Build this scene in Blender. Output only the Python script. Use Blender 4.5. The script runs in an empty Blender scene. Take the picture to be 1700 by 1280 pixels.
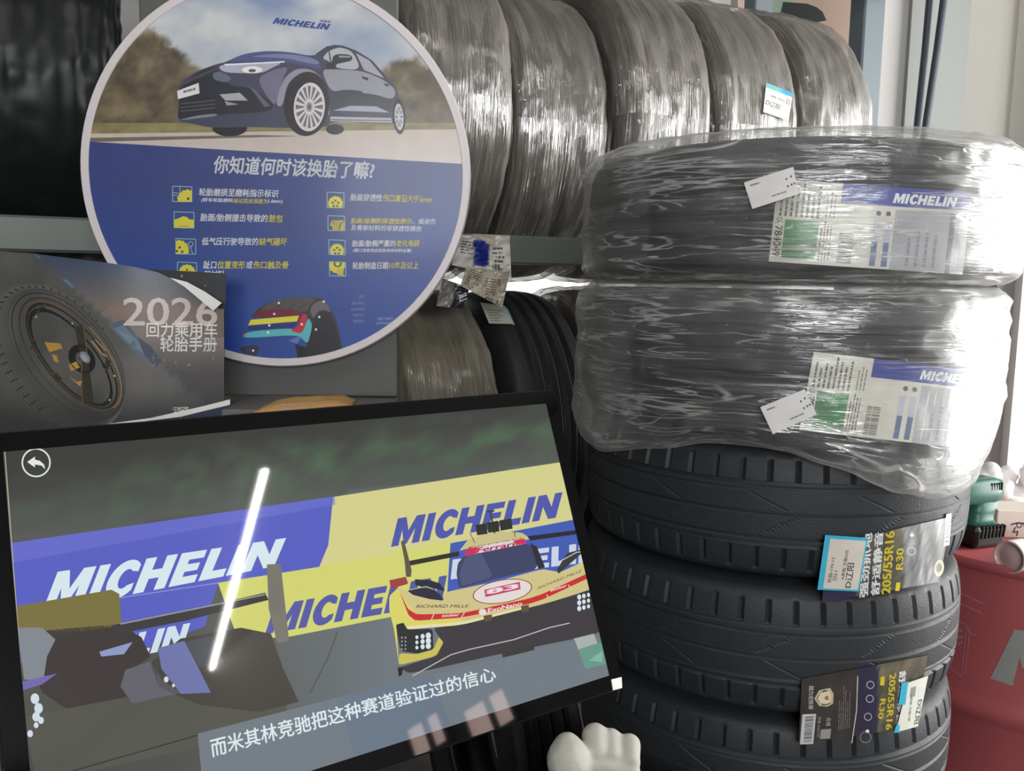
import bpy, bmesh, math, random
from mathutils import Vector, Matrix, noise
from mathutils.geometry import tessellate_polygon
rnd = random.Random(7)
sc = bpy.context.scene
COL = sc.collection

# ------------------------------------------------------------------ camera
FPX, PITCH, ROLL, EYE = 1420.0, math.radians(6.8), 0.016, 1.40
Fv = Vector((0, math.cos(PITCH), -math.sin(PITCH)))
_U0 = Vector((0, math.sin(PITCH), math.cos(PITCH)))
_R0 = Vector((1, 0, 0))
Rv = _R0 * math.cos(ROLL) + _U0 * math.sin(ROLL)
Uv = -_R0 * math.sin(ROLL) + _U0 * math.cos(ROLL)
CAM = Vector((0, 0, EYE))
cam_d = bpy.data.cameras.new('camera')
cam_d.sensor_width = 36.0
cam_d.lens = 36.0 * FPX / 1700.0
cam_d.clip_start = 0.02
cam = bpy.data.objects.new('camera', cam_d)
COL.objects.link(cam)
M = Matrix((Rv, Uv, -Fv)).transposed().to_4x4()
M.translation = CAM
cam.matrix_world = M
sc.camera = cam

def ray(px, py):
    return (Rv * ((px - 850) / FPX) + Uv * ((640 - py) / FPX) + Fv)
def at(px, py, depth):
    return CAM + ray(px, py) * depth
def proj(p):
    d = p - CAM
    return (850 + FPX * d.dot(Rv) / d.dot(Fv), 640 - FPX * d.dot(Uv) / d.dot(Fv))
def on_plane(px, py, p0, n):
    d = ray(px, py)
    return CAM + d * ((p0 - CAM).dot(n) / d.dot(n))
def at_z(px, py, z):
    d = ray(px, py)
    return CAM + d * ((z - EYE) / d.z)

# ------------------------------------------------------------------ light and exposure
sc.view_settings.view_transform = 'Standard'
sc.view_settings.look = 'None'
sc.view_settings.gamma = 1.0
sc.view_settings.use_curve_mapping = False
sc.view_settings.exposure = 0.0
sc.cycles.use_denoising = True
sc.cycles.max_bounces = 10
sc.cycles.transparent_max_bounces = 24
sc.cycles.caustics_reflective = False
sc.cycles.caustics_refractive = False
sc.cycles.sample_clamp_indirect = 6.0
w = bpy.data.worlds.new('daylight_sky')
sc.world = w
w.use_nodes = True
wn = w.node_tree
bg = wn.nodes['Background']
sky = wn.nodes.new('ShaderNodeTexSky')
sky.sky_type = 'PREETHAM'
sky.sun_direction = (0.6, -0.3, 0.74)
sky.turbidity = 6.0
mixs = wn.nodes.new('ShaderNodeMix'); mixs.data_type = 'RGBA'
mixs.inputs[0].default_value = 0.8
wn.links.new(sky.outputs[0], mixs.inputs[6])
mixs.inputs[7].default_value = (0.95, 0.97, 1.0, 1)
wn.links.new(mixs.outputs[2], bg.inputs[0])
bg.inputs[1].default_value = 1.6

def area(name, loc, direction, sx, sy, power, color=(1, 1, 1)):
    l = bpy.data.lights.new(name, 'AREA'); l.shape = 'RECTANGLE'
    l.size = sx; l.size_y = sy; l.energy = power; l.color = color
    o = bpy.data.objects.new(name, l); COL.objects.link(o)
    o.location = loc
    o.rotation_euler = Vector(direction).to_track_quat('-Z', 'Y').to_euler()
    return o
# daylight that comes in through the roller door opening on the right
area('door_daylight', (2.95, 1.5, 1.55), (-1, -0.12, -0.05), 2.0, 2.3, 120, (1.0, 0.985, 0.96))
# daylight through the high window strip behind the photographer
area('front_daylight', (0.9, -4.2, 2.2), (-0.12, 1, -0.20), 3.4, 1.1, 140, (0.95, 0.98, 1.0))

# ------------------------------------------------------------------ materials
def lin(c):
    c = c / 255.0
    return c / 12.92 if c <= 0.04045 else ((c + 0.055) / 1.055) ** 2.4
def rgb(r, g, b):
    return (lin(r), lin(g), lin(b), 1.0)
def principled(name, col, rough=0.5, metal=0.0, spec=0.5, coat=0.0, noise_amt=0.0, noise_scale=30, bump=0.0, bump_scale=60):
    m = bpy.data.materials.new(name); m.use_nodes = True
    nt = m.node_tree; b = nt.nodes['Principled BSDF']
    b.inputs['Base Color'].default_value = col
    b.inputs['Roughness'].default_value = rough
    b.inputs['Metallic'].default_value = metal
    b.inputs['Specular IOR Level'].default_value = spec
    b.inputs['Coat Weight'].default_value = coat
    if noise_amt > 0:
        tc = nt.nodes.new('ShaderNodeTexCoord')
        n = nt.nodes.new('ShaderNodeTexNoise'); n.inputs['Scale'].default_value = noise_scale
        n.inputs['Detail'].default_value = 5
        nt.links.new(tc.outputs['Object'], n.inputs['Vector'])
        mx = nt.nodes.new('ShaderNodeMix'); mx.data_type = 'RGBA'
        mx.inputs[6].default_value = tuple(c * (1 - noise_amt) for c in col[:3]) + (1,)
        mx.inputs[7].default_value = tuple(min(1, c * (1 + noise_amt)) for c in col[:3]) + (1,)
        nt.links.new(n.outputs[0], mx.inputs[0])
        nt.links.new(mx.outputs[2], b.inputs['Base Color'])
        rr = nt.nodes.new('ShaderNodeMapRange')
        rr.inputs[3].default_value = max(0.02, rough - 0.1); rr.inputs[4].default_value = min(1, rough + 0.12)
        nt.links.new(n.outputs[0], rr.inputs[0]); nt.links.new(rr.outputs[0], b.inputs['Roughness'])
    if bump > 0:
        tc = nt.nodes.new('ShaderNodeTexCoord')
        n = nt.nodes.new('ShaderNodeTexNoise'); n.inputs['Scale'].default_value = bump_scale
        n.inputs['Detail'].default_value = 4
        nt.links.new(tc.outputs['Object'], n.inputs['Vector'])
        bp = nt.nodes.new('ShaderNodeBump'); bp.inputs['Strength'].default_value = bump
        bp.inputs['Distance'].default_value = 0.004
        nt.links.new(n.outputs[0], bp.inputs['Height']); nt.links.new(bp.outputs[0], b.inputs['Normal'])
    return m
def emissive(name, col, strength):
    m = bpy.data.materials.new(name); m.use_nodes = True
    nt = m.node_tree; b = nt.nodes['Principled BSDF']
    b.inputs['Base Color'].default_value = (0.8, 0.8, 0.8, 1)
    b.inputs['Emission Color'].default_value = col
    b.inputs['Emission Strength'].default_value = strength
    return m
def print_mat(name, rough=0.4, spec=0.4, coat=0.0, gain=1.0):
    m = bpy.data.materials.new(name); m.use_nodes = True
    nt = m.node_tree; b = nt.nodes['Principled BSDF']
    a = nt.nodes.new('ShaderNodeAttribute'); a.attribute_name = 'Col'
    tc = nt.nodes.new('ShaderNodeTexCoord')
    n = nt.nodes.new('ShaderNodeTexNoise'); n.inputs['Scale'].default_value = 45; n.inputs['Detail'].default_value = 4
    nt.links.new(tc.outputs['Object'], n.inputs['Vector'])
    mr = nt.nodes.new('ShaderNodeMapRange'); mr.inputs[3].default_value = 0.88 * gain; mr.inputs[4].default_value = 1.12 * gain
    nt.links.new(n.outputs[0], mr.inputs[0])
    vm = nt.nodes.new('ShaderNodeVectorMath'); vm.operation = 'SCALE'
    nt.links.new(a.outputs['Color'], vm.inputs[0]); nt.links.new(mr.outputs[0], vm.inputs['Scale'])
    nt.links.new(vm.outputs[0], b.inputs['Base Color'])
    b.inputs['Roughness'].default_value = rough
    b.inputs['Specular IOR Level'].default_value = spec
    b.inputs['Coat Weight'].default_value = coat
    b.inputs['Coat Roughness'].default_value = 0.12
    return m
def screen_mat(name):
    m = bpy.data.materials.new(name); m.use_nodes = True
    nt = m.node_tree; b = nt.nodes['Principled BSDF']
    a = nt.nodes.new('ShaderNodeAttribute'); a.attribute_name = 'Col'
    b.inputs['Base Color'].default_value = (0.006, 0.006, 0.007, 1)
    b.inputs['Roughness'].default_value = 0.03
    b.inputs['Specular IOR Level'].default_value = 0.5
    nt.links.new(a.outputs['Color'], b.inputs['Emission Color'])
    b.inputs['Emission Strength'].default_value = 0.9
    return m
def film_mat(name, base=0.06, line=0.55, haze=0.12, edge=0.35, tint=(0.85, 0.85, 0.82, 1), su=2.0, sv=34.0, trans=0.35, g1=0.05, g2=0.05, width=0.028, fine=0.25, fb=0.35):
    """clear stretch film: mostly transparent, with thin wrinkle lines that run round the tyre"""
    m = bpy.data.materials.new(name); m.use_nodes = True
    nt = m.node_tree; L = nt.links.new
    for n in list(nt.nodes): nt.nodes.remove(n)
    N = nt.nodes.new
    uv = N('ShaderNodeUVMap')
    def noise_(scale, rot=0.0, detail=3, dist=0.0, off=0.0):
        mp = N('ShaderNodeMapping'); mp.inputs['Scale'].default_value = (scale[0], scale[1], 1); mp.inputs['Rotation'].default_value = (0, 0, rot)
        mp.inputs['Location'].default_value = (off, off * 1.7, 0)
        L(uv.outputs[0], mp.inputs[0])
        n = N('ShaderNodeTexNoise'); n.inputs['Scale'].default_value = 1.0; n.inputs['Detail'].default_value = detail; n.inputs['Distortion'].default_value = dist
        L(mp.outputs[0], n.inputs['Vector']); return n.outputs[0]
    def math_(op, a, b=None, c=None, clamp=False):
        n = N('ShaderNodeMath'); n.operation = op; n.use_clamp = clamp
        for i, v in enumerate((a, b, c)):
            if v is None: continue
            if isinstance(v, (int, float)): n.inputs[i].default_value = v
            else: L(v, n.inputs[i])
        return n.outputs[0]
    def smooth(x, a, b, lo=0.0, hi=1.0):
        n = N('ShaderNodeMapRange'); n.interpolation_type = 'SMOOTHSTEP'
        n.inputs[1].default_value = a; n.inputs[2].default_value = b; n.inputs[3].default_value = lo; n.inputs[4].default_value = hi
        L(x, n.inputs[0]); return n.outputs[0]
    def ridge(x, w):
        return smooth(math_('ABSOLUTE', math_('SUBTRACT', x, 0.5)), 0.0, w, 1.0, 0.0)
    l1 = ridge(noise_((su, sv), 0.0, 3, 0.3), width)
    l2 = ridge(noise_((su * 1.6, sv * 0.8), 0.10, 3, 0.5, 7.3), width)
    l3 = ridge(noise_((su * 3.0, sv * 1.7), -0.05, 2, 0.6, 3.1), width * 1.4)
    p1 = smooth(noise_((7, 16), 0.2, 3, 0.6, 1.3), 0.42, 0.62)
    p2 = smooth(noise_((5, 13), -0.2, 3, 0.6, 9.1), 0.44, 0.64)
    lines = math_('MAXIMUM', math_('MULTIPLY', l1, p1), math_('MULTIPLY', l2, p2))
    lines = math_('MAXIMUM', lines, math_('MULTIPLY', l3, math_('MULTIPLY', p1, 0.6)))
    fn = smooth(noise_((4.0, 420), 0.0, 4, 0.4, 5.0), 0.42, 0.72)
    hz = smooth(noise_((4.5, 11), 0.12, 4, 0.8, 2.2), 0.36, 0.72)
    lw = N('ShaderNodeLayerWeight'); lw.inputs[0].default_value = 0.5
    gz = math_('POWER', lw.outputs['Facing'], 3.0)
    fac = math_('MULTIPLY_ADD', lines, line, base)
    fac = math_('MULTIPLY_ADD', hz, haze, fac)
    fac = math_('MULTIPLY_ADD', fn, fine, fac)
    fac = math_('MULTIPLY_ADD', gz, edge, fac, clamp=True)
    wr = math_('ADD', noise_((9, 70), 0.05, 4, 1.0, 4.4), math_('MULTIPLY', lines, 0.35))
    wr = math_('ADD', wr, math_('MULTIPLY', noise_((8, 300), 0.0, 3, 0.4, 8.8), fb))
    bp = N('ShaderNodeBump'); bp.inputs['Strength'].default_value = 0.7; bp.inputs['Distance'].default_value = 0.003
    L(wr, bp.inputs['Height'])
    tr = N('ShaderNodeBsdfTransparent'); tr.inputs[0].default_value = (0.95, 0.95, 0.94, 1)
    df = N('ShaderNodeBsdfDiffuse'); df.inputs['Color'].default_value = tint
    tl = N('ShaderNodeBsdfTranslucent'); tl.inputs['Color'].default_value = tint
    md = N('ShaderNodeMixShader'); md.inputs[0].default_value = trans; L(df.outputs[0], md.inputs[1]); L(tl.outputs[0], md.inputs[2])
    m1 = N('ShaderNodeMixShader'); L(fac, m1.inputs[0]); L(tr.outputs[0], m1.inputs[1]); L(md.outputs[0], m1.inputs[2])
    ga = N('ShaderNodeBsdfGlossy'); ga.inputs['Roughness'].default_value = 0.5; L(bp.outputs[0], ga.inputs['Normal'])
    gb = N('ShaderNodeBsdfGlossy'); gb.inputs['Roughness'].default_value = 0.12; L(bp.outputs[0], gb.inputs['Normal'])
    fr = N('ShaderNodeFresnel'); fr.inputs[0].default_value = 1.4
    fa = math_('MULTIPLY_ADD', fr.outputs[0], 0.16, g1, clamp=True)
    m2 = N('ShaderNodeMixShader'); L(fa, m2.inputs[0]); L(m1.outputs[0], m2.inputs[1]); L(ga.outputs[0], m2.inputs[2])
    fb = math_('MULTIPLY_ADD', math_('MAXIMUM', lines, math_('MULTIPLY', p1, 0.4)), g2 * 3, g2 * 0.4, clamp=True)
    m3 = N('ShaderNodeMixShader'); L(fb, m3.inputs[0]); L(m2.outputs[0], m3.inputs[1]); L(gb.outputs[0], m3.inputs[2])
    o = N('ShaderNodeOutputMaterial'); L(m3.outputs[0], o.inputs[0])
    return m

MAT = dict(
    rubber=principled('tyre_rubber', rgb(42, 45, 48), 0.5, spec=0.35, noise_amt=0.12, noise_scale=60, bump=0.15, bump_scale=300),
    rubber_rack=principled('rack_tyre_rubber', rgb(44, 44, 44), 0.45, spec=0.5, noise_amt=0.2, noise_scale=40),
    film_stack=film_mat('clear_stretch_film', 0.022, 0.62, 0.065, 0.40, (0.90, 0.90, 0.88, 1), sv=40.0, fine=0.045, g1=0.03, g2=0.07, width=0.019),
    film_rack=film_mat('dusty_stretch_film', 0.11, 0.50, 0.14, 0.30, (0.46, 0.405, 0.335, 1), su=1.2, sv=80.0, fine=0.26, fb=0.9, g1=0.05, g2=0.13, width=0.026),
    film_brown=film_mat('brown_stretch_film', 0.40, 0.30, 0.20, 0.2, (0.38, 0.33, 0.235, 1), su=1.4, sv=60.0, fine=0.25, g1=0.04, g2=0.05, width=0.035),
    film_black=principled('black_film', rgb(24, 28, 28), 0.36, spec=0.25, bump=0.2, bump_scale=14),
    steel=principled('rack_steel', rgb(92, 100, 94), 0.45, noise_amt=0.12, noise_scale=9),
    steel_blue=principled('rack_post_paint', rgb(94, 106, 113), 0.5, noise_amt=0.08, noise_scale=8),
    board=principled('grey_board', rgb(84, 84, 82), 0.55, noise_amt=0.08, noise_scale=12),
    tray=principled('tray_metal', rgb(112, 108, 106), 0.5, noise_amt=0.08, noise_scale=12),
    rim=principled('white_rim', rgb(214, 205, 207), 0.4),
    black=principled('black_plastic', rgb(22, 24, 26), 0.35, noise_amt=0.1, noise_scale=40),
    blackglass=principled('black_glass', rgb(9, 10, 12), 0.03),
    wall=principled('painted_wall', rgb(208, 206, 204), 0.8, noise_amt=0.04, noise_scale=3),
    cream=principled('cream_wall', rgb(246, 243, 236), 0.8, noise_amt=0.03, noise_scale=3),
    pilaster=principled('grey_paint', rgb(160, 163, 160), 0.6, noise_amt=0.04, noise_scale=4),
    greystrip=principled('grey_door_frame', rgb(132, 128, 128), 0.6, noise_amt=0.04, noise_scale=4),
    darkwall=principled('dim_wall', rgb(120, 118, 114), 0.85, noise_amt=0.08, noise_scale=3),
    floor=principled('concrete', rgb(96, 92, 88), 0.7, noise_amt=0.2, noise_scale=4, bump=0.2, bump_scale=30),
    ceil=principled('ceiling_paint', rgb(112, 110, 106), 0.9, noise_amt=0.05, noise_scale=3),
    red=principled('red_drum_paint', rgb(166, 82, 84), 0.42, spec=0.35, noise_amt=0.14, noise_scale=9),
    greytape=principled('grey_tape', rgb(150, 152, 148), 0.5),
    teal=principled('green_tool_shell', rgb(52, 104, 92), 0.35, noise_amt=0.1, noise_scale=40),
    white=principled('white_paint', rgb(232, 230, 228), 0.45),
    drum_reflection=principled('can_base_reflection', rgb(206, 172, 166), 0.25, spec=0.6),  # pink of the drum's reflection put into the can base colour
    glove=principled('white_cotton', rgb(182, 180, 170), 0.85, noise_amt=0.06, noise_scale=60, bump=0.12, bump_scale=420),
    kraft=principled('kraft_paper', rgb(190, 148, 92), 0.7, noise_amt=0.12, noise_scale=30),
    card=principled('pale_card', rgb(226, 216, 204), 0.75, noise_amt=0.04),
    paper=principled('white_paper', rgb(228, 228, 222), 0.7),
    navy=principled('navy_paper', rgb(28, 38, 78), 0.45),
    darkpaper=principled('dark_paper', rgb(44, 45, 46), 0.4),
    cable=principled('black_cable', rgb(52, 56, 70), 0.5),
    pink=principled('faded_poster', rgb(236, 206, 188), 0.6, noise_amt=0.08, noise_scale=6),
    bag=principled('white_plastic_bag', rgb(236, 234, 232), 0.4, bump=0.3, bump_scale=40),
    sign=print_mat('sign_print', 0.35, 0.4, 0.15),
    booklet=print_mat('booklet_print', 0.3, 0.45, 0.25),
    label=print_mat('label_print', 0.35, 0.45, 0.2),
    screen=screen_mat('lit_screen'),
    tube=emissive('led_tube', (1, 0.98, 0.94, 1), 48.0),
    pane=emissive('lit_pane', (1, 1, 0.98, 1), 1.6),
    pinkpane=emissive('pink_window_pane', (0.95, 0.66, 0.58, 1), 6.0),
)

# ------------------------------------------------------------------ object helpers
def thing(name, loc, label, cat, group=None):
    o = bpy.data.objects.new(name, None); COL.objects.link(o)
    o.empty_display_size = 0.05
    o.location = loc; o['label'] = label; o['category'] = cat
    if group: o['group'] = group
    return o
def link(name, me, mat=None, parent=None, local=False):
    if mat and not me.materials: me.materials.append(mat)
    if parent is not None and not local:
        base = Vector((0, 0, 0)); p = parent
        while p is not None:
            base += p.location; p = p.parent
        me.transform(Matrix.Translation(-base))
    o = bpy.data.objects.new(name, me); COL.objects.link(o)
    if parent is not None: o.parent = parent
    return o
def solo(o, label, cat, group=None):
    o['label'] = label; o['category'] = cat
    if group: o['group'] = group
    return o
def struct(o):
    o['kind'] = 'structure'; return o
def from_bm(bm, name, smooth=False, angle=None):
    bmesh.ops.recalc_face_normals(bm, faces=bm.faces[:])
    me = bpy.data.meshes.new(name); bm.to_mesh(me); bm.free()
    if smooth:
        for p in me.polygons: p.use_smooth = True
    return me
def bm_box(bm, c, size, rot=None, bevel=0.0, segs=2):
    r = bmesh.ops.create_cube(bm, size=1.0)
    vs = r['verts']
    mt = Matrix.Translation(c) @ (rot.to_4x4() if rot is not None else Matrix.Identity(4)) @ Matrix.Diagonal((size[0], size[1], size[2], 1))
    bmesh.ops.transform(bm, matrix=mt, verts=vs)
    if bevel > 0:
        es = list({e for v in vs for e in v.link_edges})
        bmesh.ops.bevel(bm, geom=es, offset=bevel, segments=segs, profile=0.5, affect='EDGES')
def box(name, c, size, mat, parent=None, rot=None, bevel=0.0):
    bm = bmesh.new(); bm_box(bm, Vector(c), size, rot, bevel)
    return link(name, from_bm(bm, name), mat, parent)
def bm_tube(bm, pts, rad, segs=10, cap=True):
    rings = []
    n = len(pts)
    for i, p in enumerate(pts):
        t = (pts[min(i + 1, n - 1)] - pts[max(i - 1, 0)]).normalized()
        a = t.orthogonal().normalized()
        if rings:
            a = (prev - t * prev.dot(t)).normalized()
        prev = a
        b = t.cross(a)
        r = rad[i] if isinstance(rad, (list, tuple)) else rad
        rings.append([bm.verts.new(p + (a * math.cos(k * 2 * math.pi / segs) + b * math.sin(k * 2 * math.pi / segs)) * r) for k in range(segs)])
    for i in range(n - 1):
        for k in range(segs):
            bm.faces.new((rings[i][k], rings[i][(k + 1) % segs], rings[i + 1][(k + 1) % segs], rings[i + 1][k]))
    if cap:
        bm.faces.new(rings[0]); bm.faces.new(rings[-1])
def tube(name, pts, rad, mat, parent=None, segs=12):
    bm = bmesh.new(); bm_tube(bm, [Vector(p) for p in pts], rad, segs)
    return link(name, from_bm(bm, name, True), mat, parent)
def bm_lathe(bm, prof, segs, mtx=None, closed=False):
    rings = []
    for (r, z) in prof:
        rings.append([bm.verts.new(Vector((r * math.cos(k * 2 * math.pi / segs), r * math.sin(k * 2 * math.pi / segs), z))) for k in range(segs)])
    m = len(prof)
    for i in range(m if closed else m - 1):
        a = rings[i]; b = rings[(i + 1) % m]
        for k in range(segs):
            bm.faces.new((a[k], a[(k + 1) % segs], b[(k + 1) % segs], b[k]))
    if mtx is not None:
        bmesh.ops.transform(bm, matrix=mtx, verts=[v for r in rings for v in r])
    return rings
def frame_rot(x, y, z):
    return Matrix((x, y, z)).transposed()
def blob(name, spheres, mat, parent=None, voxel=0.003, smooth=6):
    """one continuous soft surface around a chain of spheres"""
    bm = bmesh.new()
    for c, r in spheres:
        g = bmesh.ops.create_icosphere(bm, subdivisions=2, radius=1.0)
        s = r if isinstance(r, (tuple, list)) else (r, r, r)
        bmesh.ops.transform(bm, matrix=Matrix.Translation(c) @ Matrix.Diagonal((s[0], s[1], s[2], 1)), verts=g['verts'])
    me = bpy.data.meshes.new(name + '_src'); bm.to_mesh(me); bm.free()
    ob = bpy.data.objects.new(name + '_src', me); COL.objects.link(ob)
    md = ob.modifiers.new('r', 'REMESH'); md.mode = 'VOXEL'; md.voxel_size = voxel
    ms = ob.modifiers.new('s', 'SMOOTH'); ms.iterations = smooth; ms.factor = 0.5
    bpy.context.view_layer.update()
    out = bpy.data.meshes.new_from_object(ob.evaluated_get(bpy.context.evaluated_depsgraph_get()))
    bpy.data.objects.remove(ob); bpy.data.meshes.remove(me)
    for p in out.polygons: p.use_smooth = True
    out.name = name
    return link(name, out, mat, parent)

# ------------------------------------------------------------------ printed artwork
_tcache = {}
def text_geo(s, off=0.0, shear=0.0, space=1.0):
    k = (s, off, shear, space)
    if k in _tcache: return _tcache[k]
    cu = bpy.data.curves.new('lettering', 'FONT'); cu.body = s; cu.shear = shear
    cu.resolution_u = 3; cu.space_character = space
    ob = bpy.data.objects.new('lettering', cu); COL.objects.link(ob)
    bpy.context.view_layer.update()
    me = bpy.data.meshes.new_from_object(ob.evaluated_get(bpy.context.evaluated_depsgraph_get()))
    vs = [(v.co.x, v.co.y) for v in me.vertices]; fs = [tuple(p.vertices) for p in me.polygons]
    bpy.data.objects.remove(ob); bpy.data.curves.remove(cu); bpy.data.meshes.remove(me)
    if not vs: vs, fs = [(0, 0), (1, 0), (1, 1)], []
    if off > 0 and fs:
        v0, f0 = vs, fs; vs, fs = [], []
        for dx, dy in ((-off, 0), (off, 0), (0, -off * 0.8), (0, off * 0.8)):
            b = len(vs); vs += [(x + dx, y + dy) for x, y in v0]; fs += [tuple(i + b for i in f) for f in f0]
    x0 = min(v[0] for v in vs); x1 = max(v[0] for v in vs); y0 = min(v[1] for v in vs); y1 = max(v[1] for v in vs)
    vs = [((x - x0) / max(1e-6, x1 - x0), (y - y0) / max(1e-6, y1 - y0)) for x, y in vs]
    _tcache[k] = (vs, fs); return vs, fs
def wordmark_geo(sh=0.22):
    """heavy slanted capitals drawn letter by letter"""
    L = []
    def M(x): L.append([(x, 0), (x, 1), (x + .38, 1), (x + .60, .50), (x + .82, 1), (x + 1.2, 1), (x + 1.2, 0), (x + .88, 0), (x + .88, .55), (x + .66, .02), (x + .54, .02), (x + .32, .55), (x + .32, 0)]); return x + 1.32
    def I(x): L.append([(x, 0), (x, 1), (x + .33, 1), (x + .33, 0)]); return x + .45
    def Cc(x):
        o = [(x + .5 + .5 * math.cos(math.radians(t)), .5 + .53 * math.sin(math.radians(t))) for t in range(42, 319, 12)]
        i = [(x + .54 + .2 * math.cos(math.radians(t)), .5 + .27 * math.sin(math.radians(t))) for t in range(312, 47, -12)]
        L.append(o + [(x + .87, .34)] + i + [(x + .87, .66)]); return x + .98
    def H(x): L.append([(x, 0), (x, 1), (x + .33, 1), (x + .33, .63), (x + .64, .63), (x + .64, 1), (x + .97, 1), (x + .97, 0), (x + .64, 0), (x + .64, .37), (x + .33, .37), (x + .33, 0)]); return x + 1.09
    def Ee(x): L.append([(x, 0), (x, 1), (x + .78, 1), (x + .78, .76), (x + .33, .76), (x + .33, .62), (x + .72, .62), (x + .72, .39), (x + .33, .39), (x + .33, .24), (x + .80, .24), (x + .80, 0)]); return x + .91
    def Ll(x): L.append([(x, 0), (x, 1), (x + .33, 1), (x + .33, .26), (x + .76, .26), (x + .76, 0)]); return x + .84
    def Nn(x): L.append([(x, 0), (x, 1), (x + .34, 1), (x + .70, .48), (x + .70, 1), (x + 1.02, 1), (x + 1.02, 0), (x + .69, 0), (x + .32, .53), (x + .32, 0)]); return x + 1.02
    x = M(0); x = I(x); x = Cc(x); x = H(x); x = Ee(x); x = Ll(x); x = I(x); x = Nn(x)
    W = x + sh
    return [[((px + sh * py) / W, py) for px, py in p] for p in L]
WORD = wordmark_geo()
def bil(q, u, v):
    (ax, ay), (bx, by), (cx, cy), (dx, dy) = q   # BL BR TR TL
    x = (ax * (1 - u) + bx * u) * (1 - v) + (dx * (1 - u) + cx * u) * v
    y = (ay * (1 - u) + by * u) * (1 - v) + (dy * (1 - u) + cy * u) * v
    return (x, y)
def clip_poly(pts, clip):
    def inside(p, a, b): return (b[0] - a[0]) * (p[1] - a[1]) - (b[1] - a[1]) * (p[0] - a[0]) >= 0
    def inter(p, q, a, b):
        d1 = (b[0] - a[0], b[1] - a[1]); d2 = (q[0] - p[0], q[1] - p[1])
        den = d1[0] * d2[1] - d1[1] * d2[0]
        if abs(den) < 1e-12: return p
        t = -(d1[0] * (p[1] - a[1]) - d1[1] * (p[0] - a[0])) / den
        return (p[0] + d2[0] * t, p[1] + d2[1] * t)
    ar = sum(clip[i][0] * clip[(i + 1) % len(clip)][1] - clip[(i + 1) % len(clip)][0] * clip[i][1] for i in range(len(clip)))
    cl = clip if ar > 0 else clip[::-1]
    out = list(pts)
    for i in range(len(cl)):
        a, b = cl[i], cl[(i + 1) % len(cl)]
        inp, out = out, []
        if not inp: return []
        for j in range(len(inp)):
            p, q = inp[j - 1], inp[j]
            ip, iq = inside(p, a, b), inside(q, a, b)
            if iq:
                if not ip: out.append(inter(p, q, a, b))
                out.append(q)
            elif ip: out.append(inter(p, q, a, b))
    return out
def chaikin(pts, it=2, r=0.22):
    if len(pts) <= 4: return pts
    for _ in range(it):
        out = []
        for i in range(len(pts)):
            p, q = pts[i], pts[(i + 1) % len(pts)]
            out.append((p[0] * (1 - r) + q[0] * r, p[1] * (1 - r) + q[1] * r)); out.append((p[0] * r + q[0] * (1 - r), p[1] * r + q[1] * (1 - r)))
        pts = out
    return pts
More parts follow.
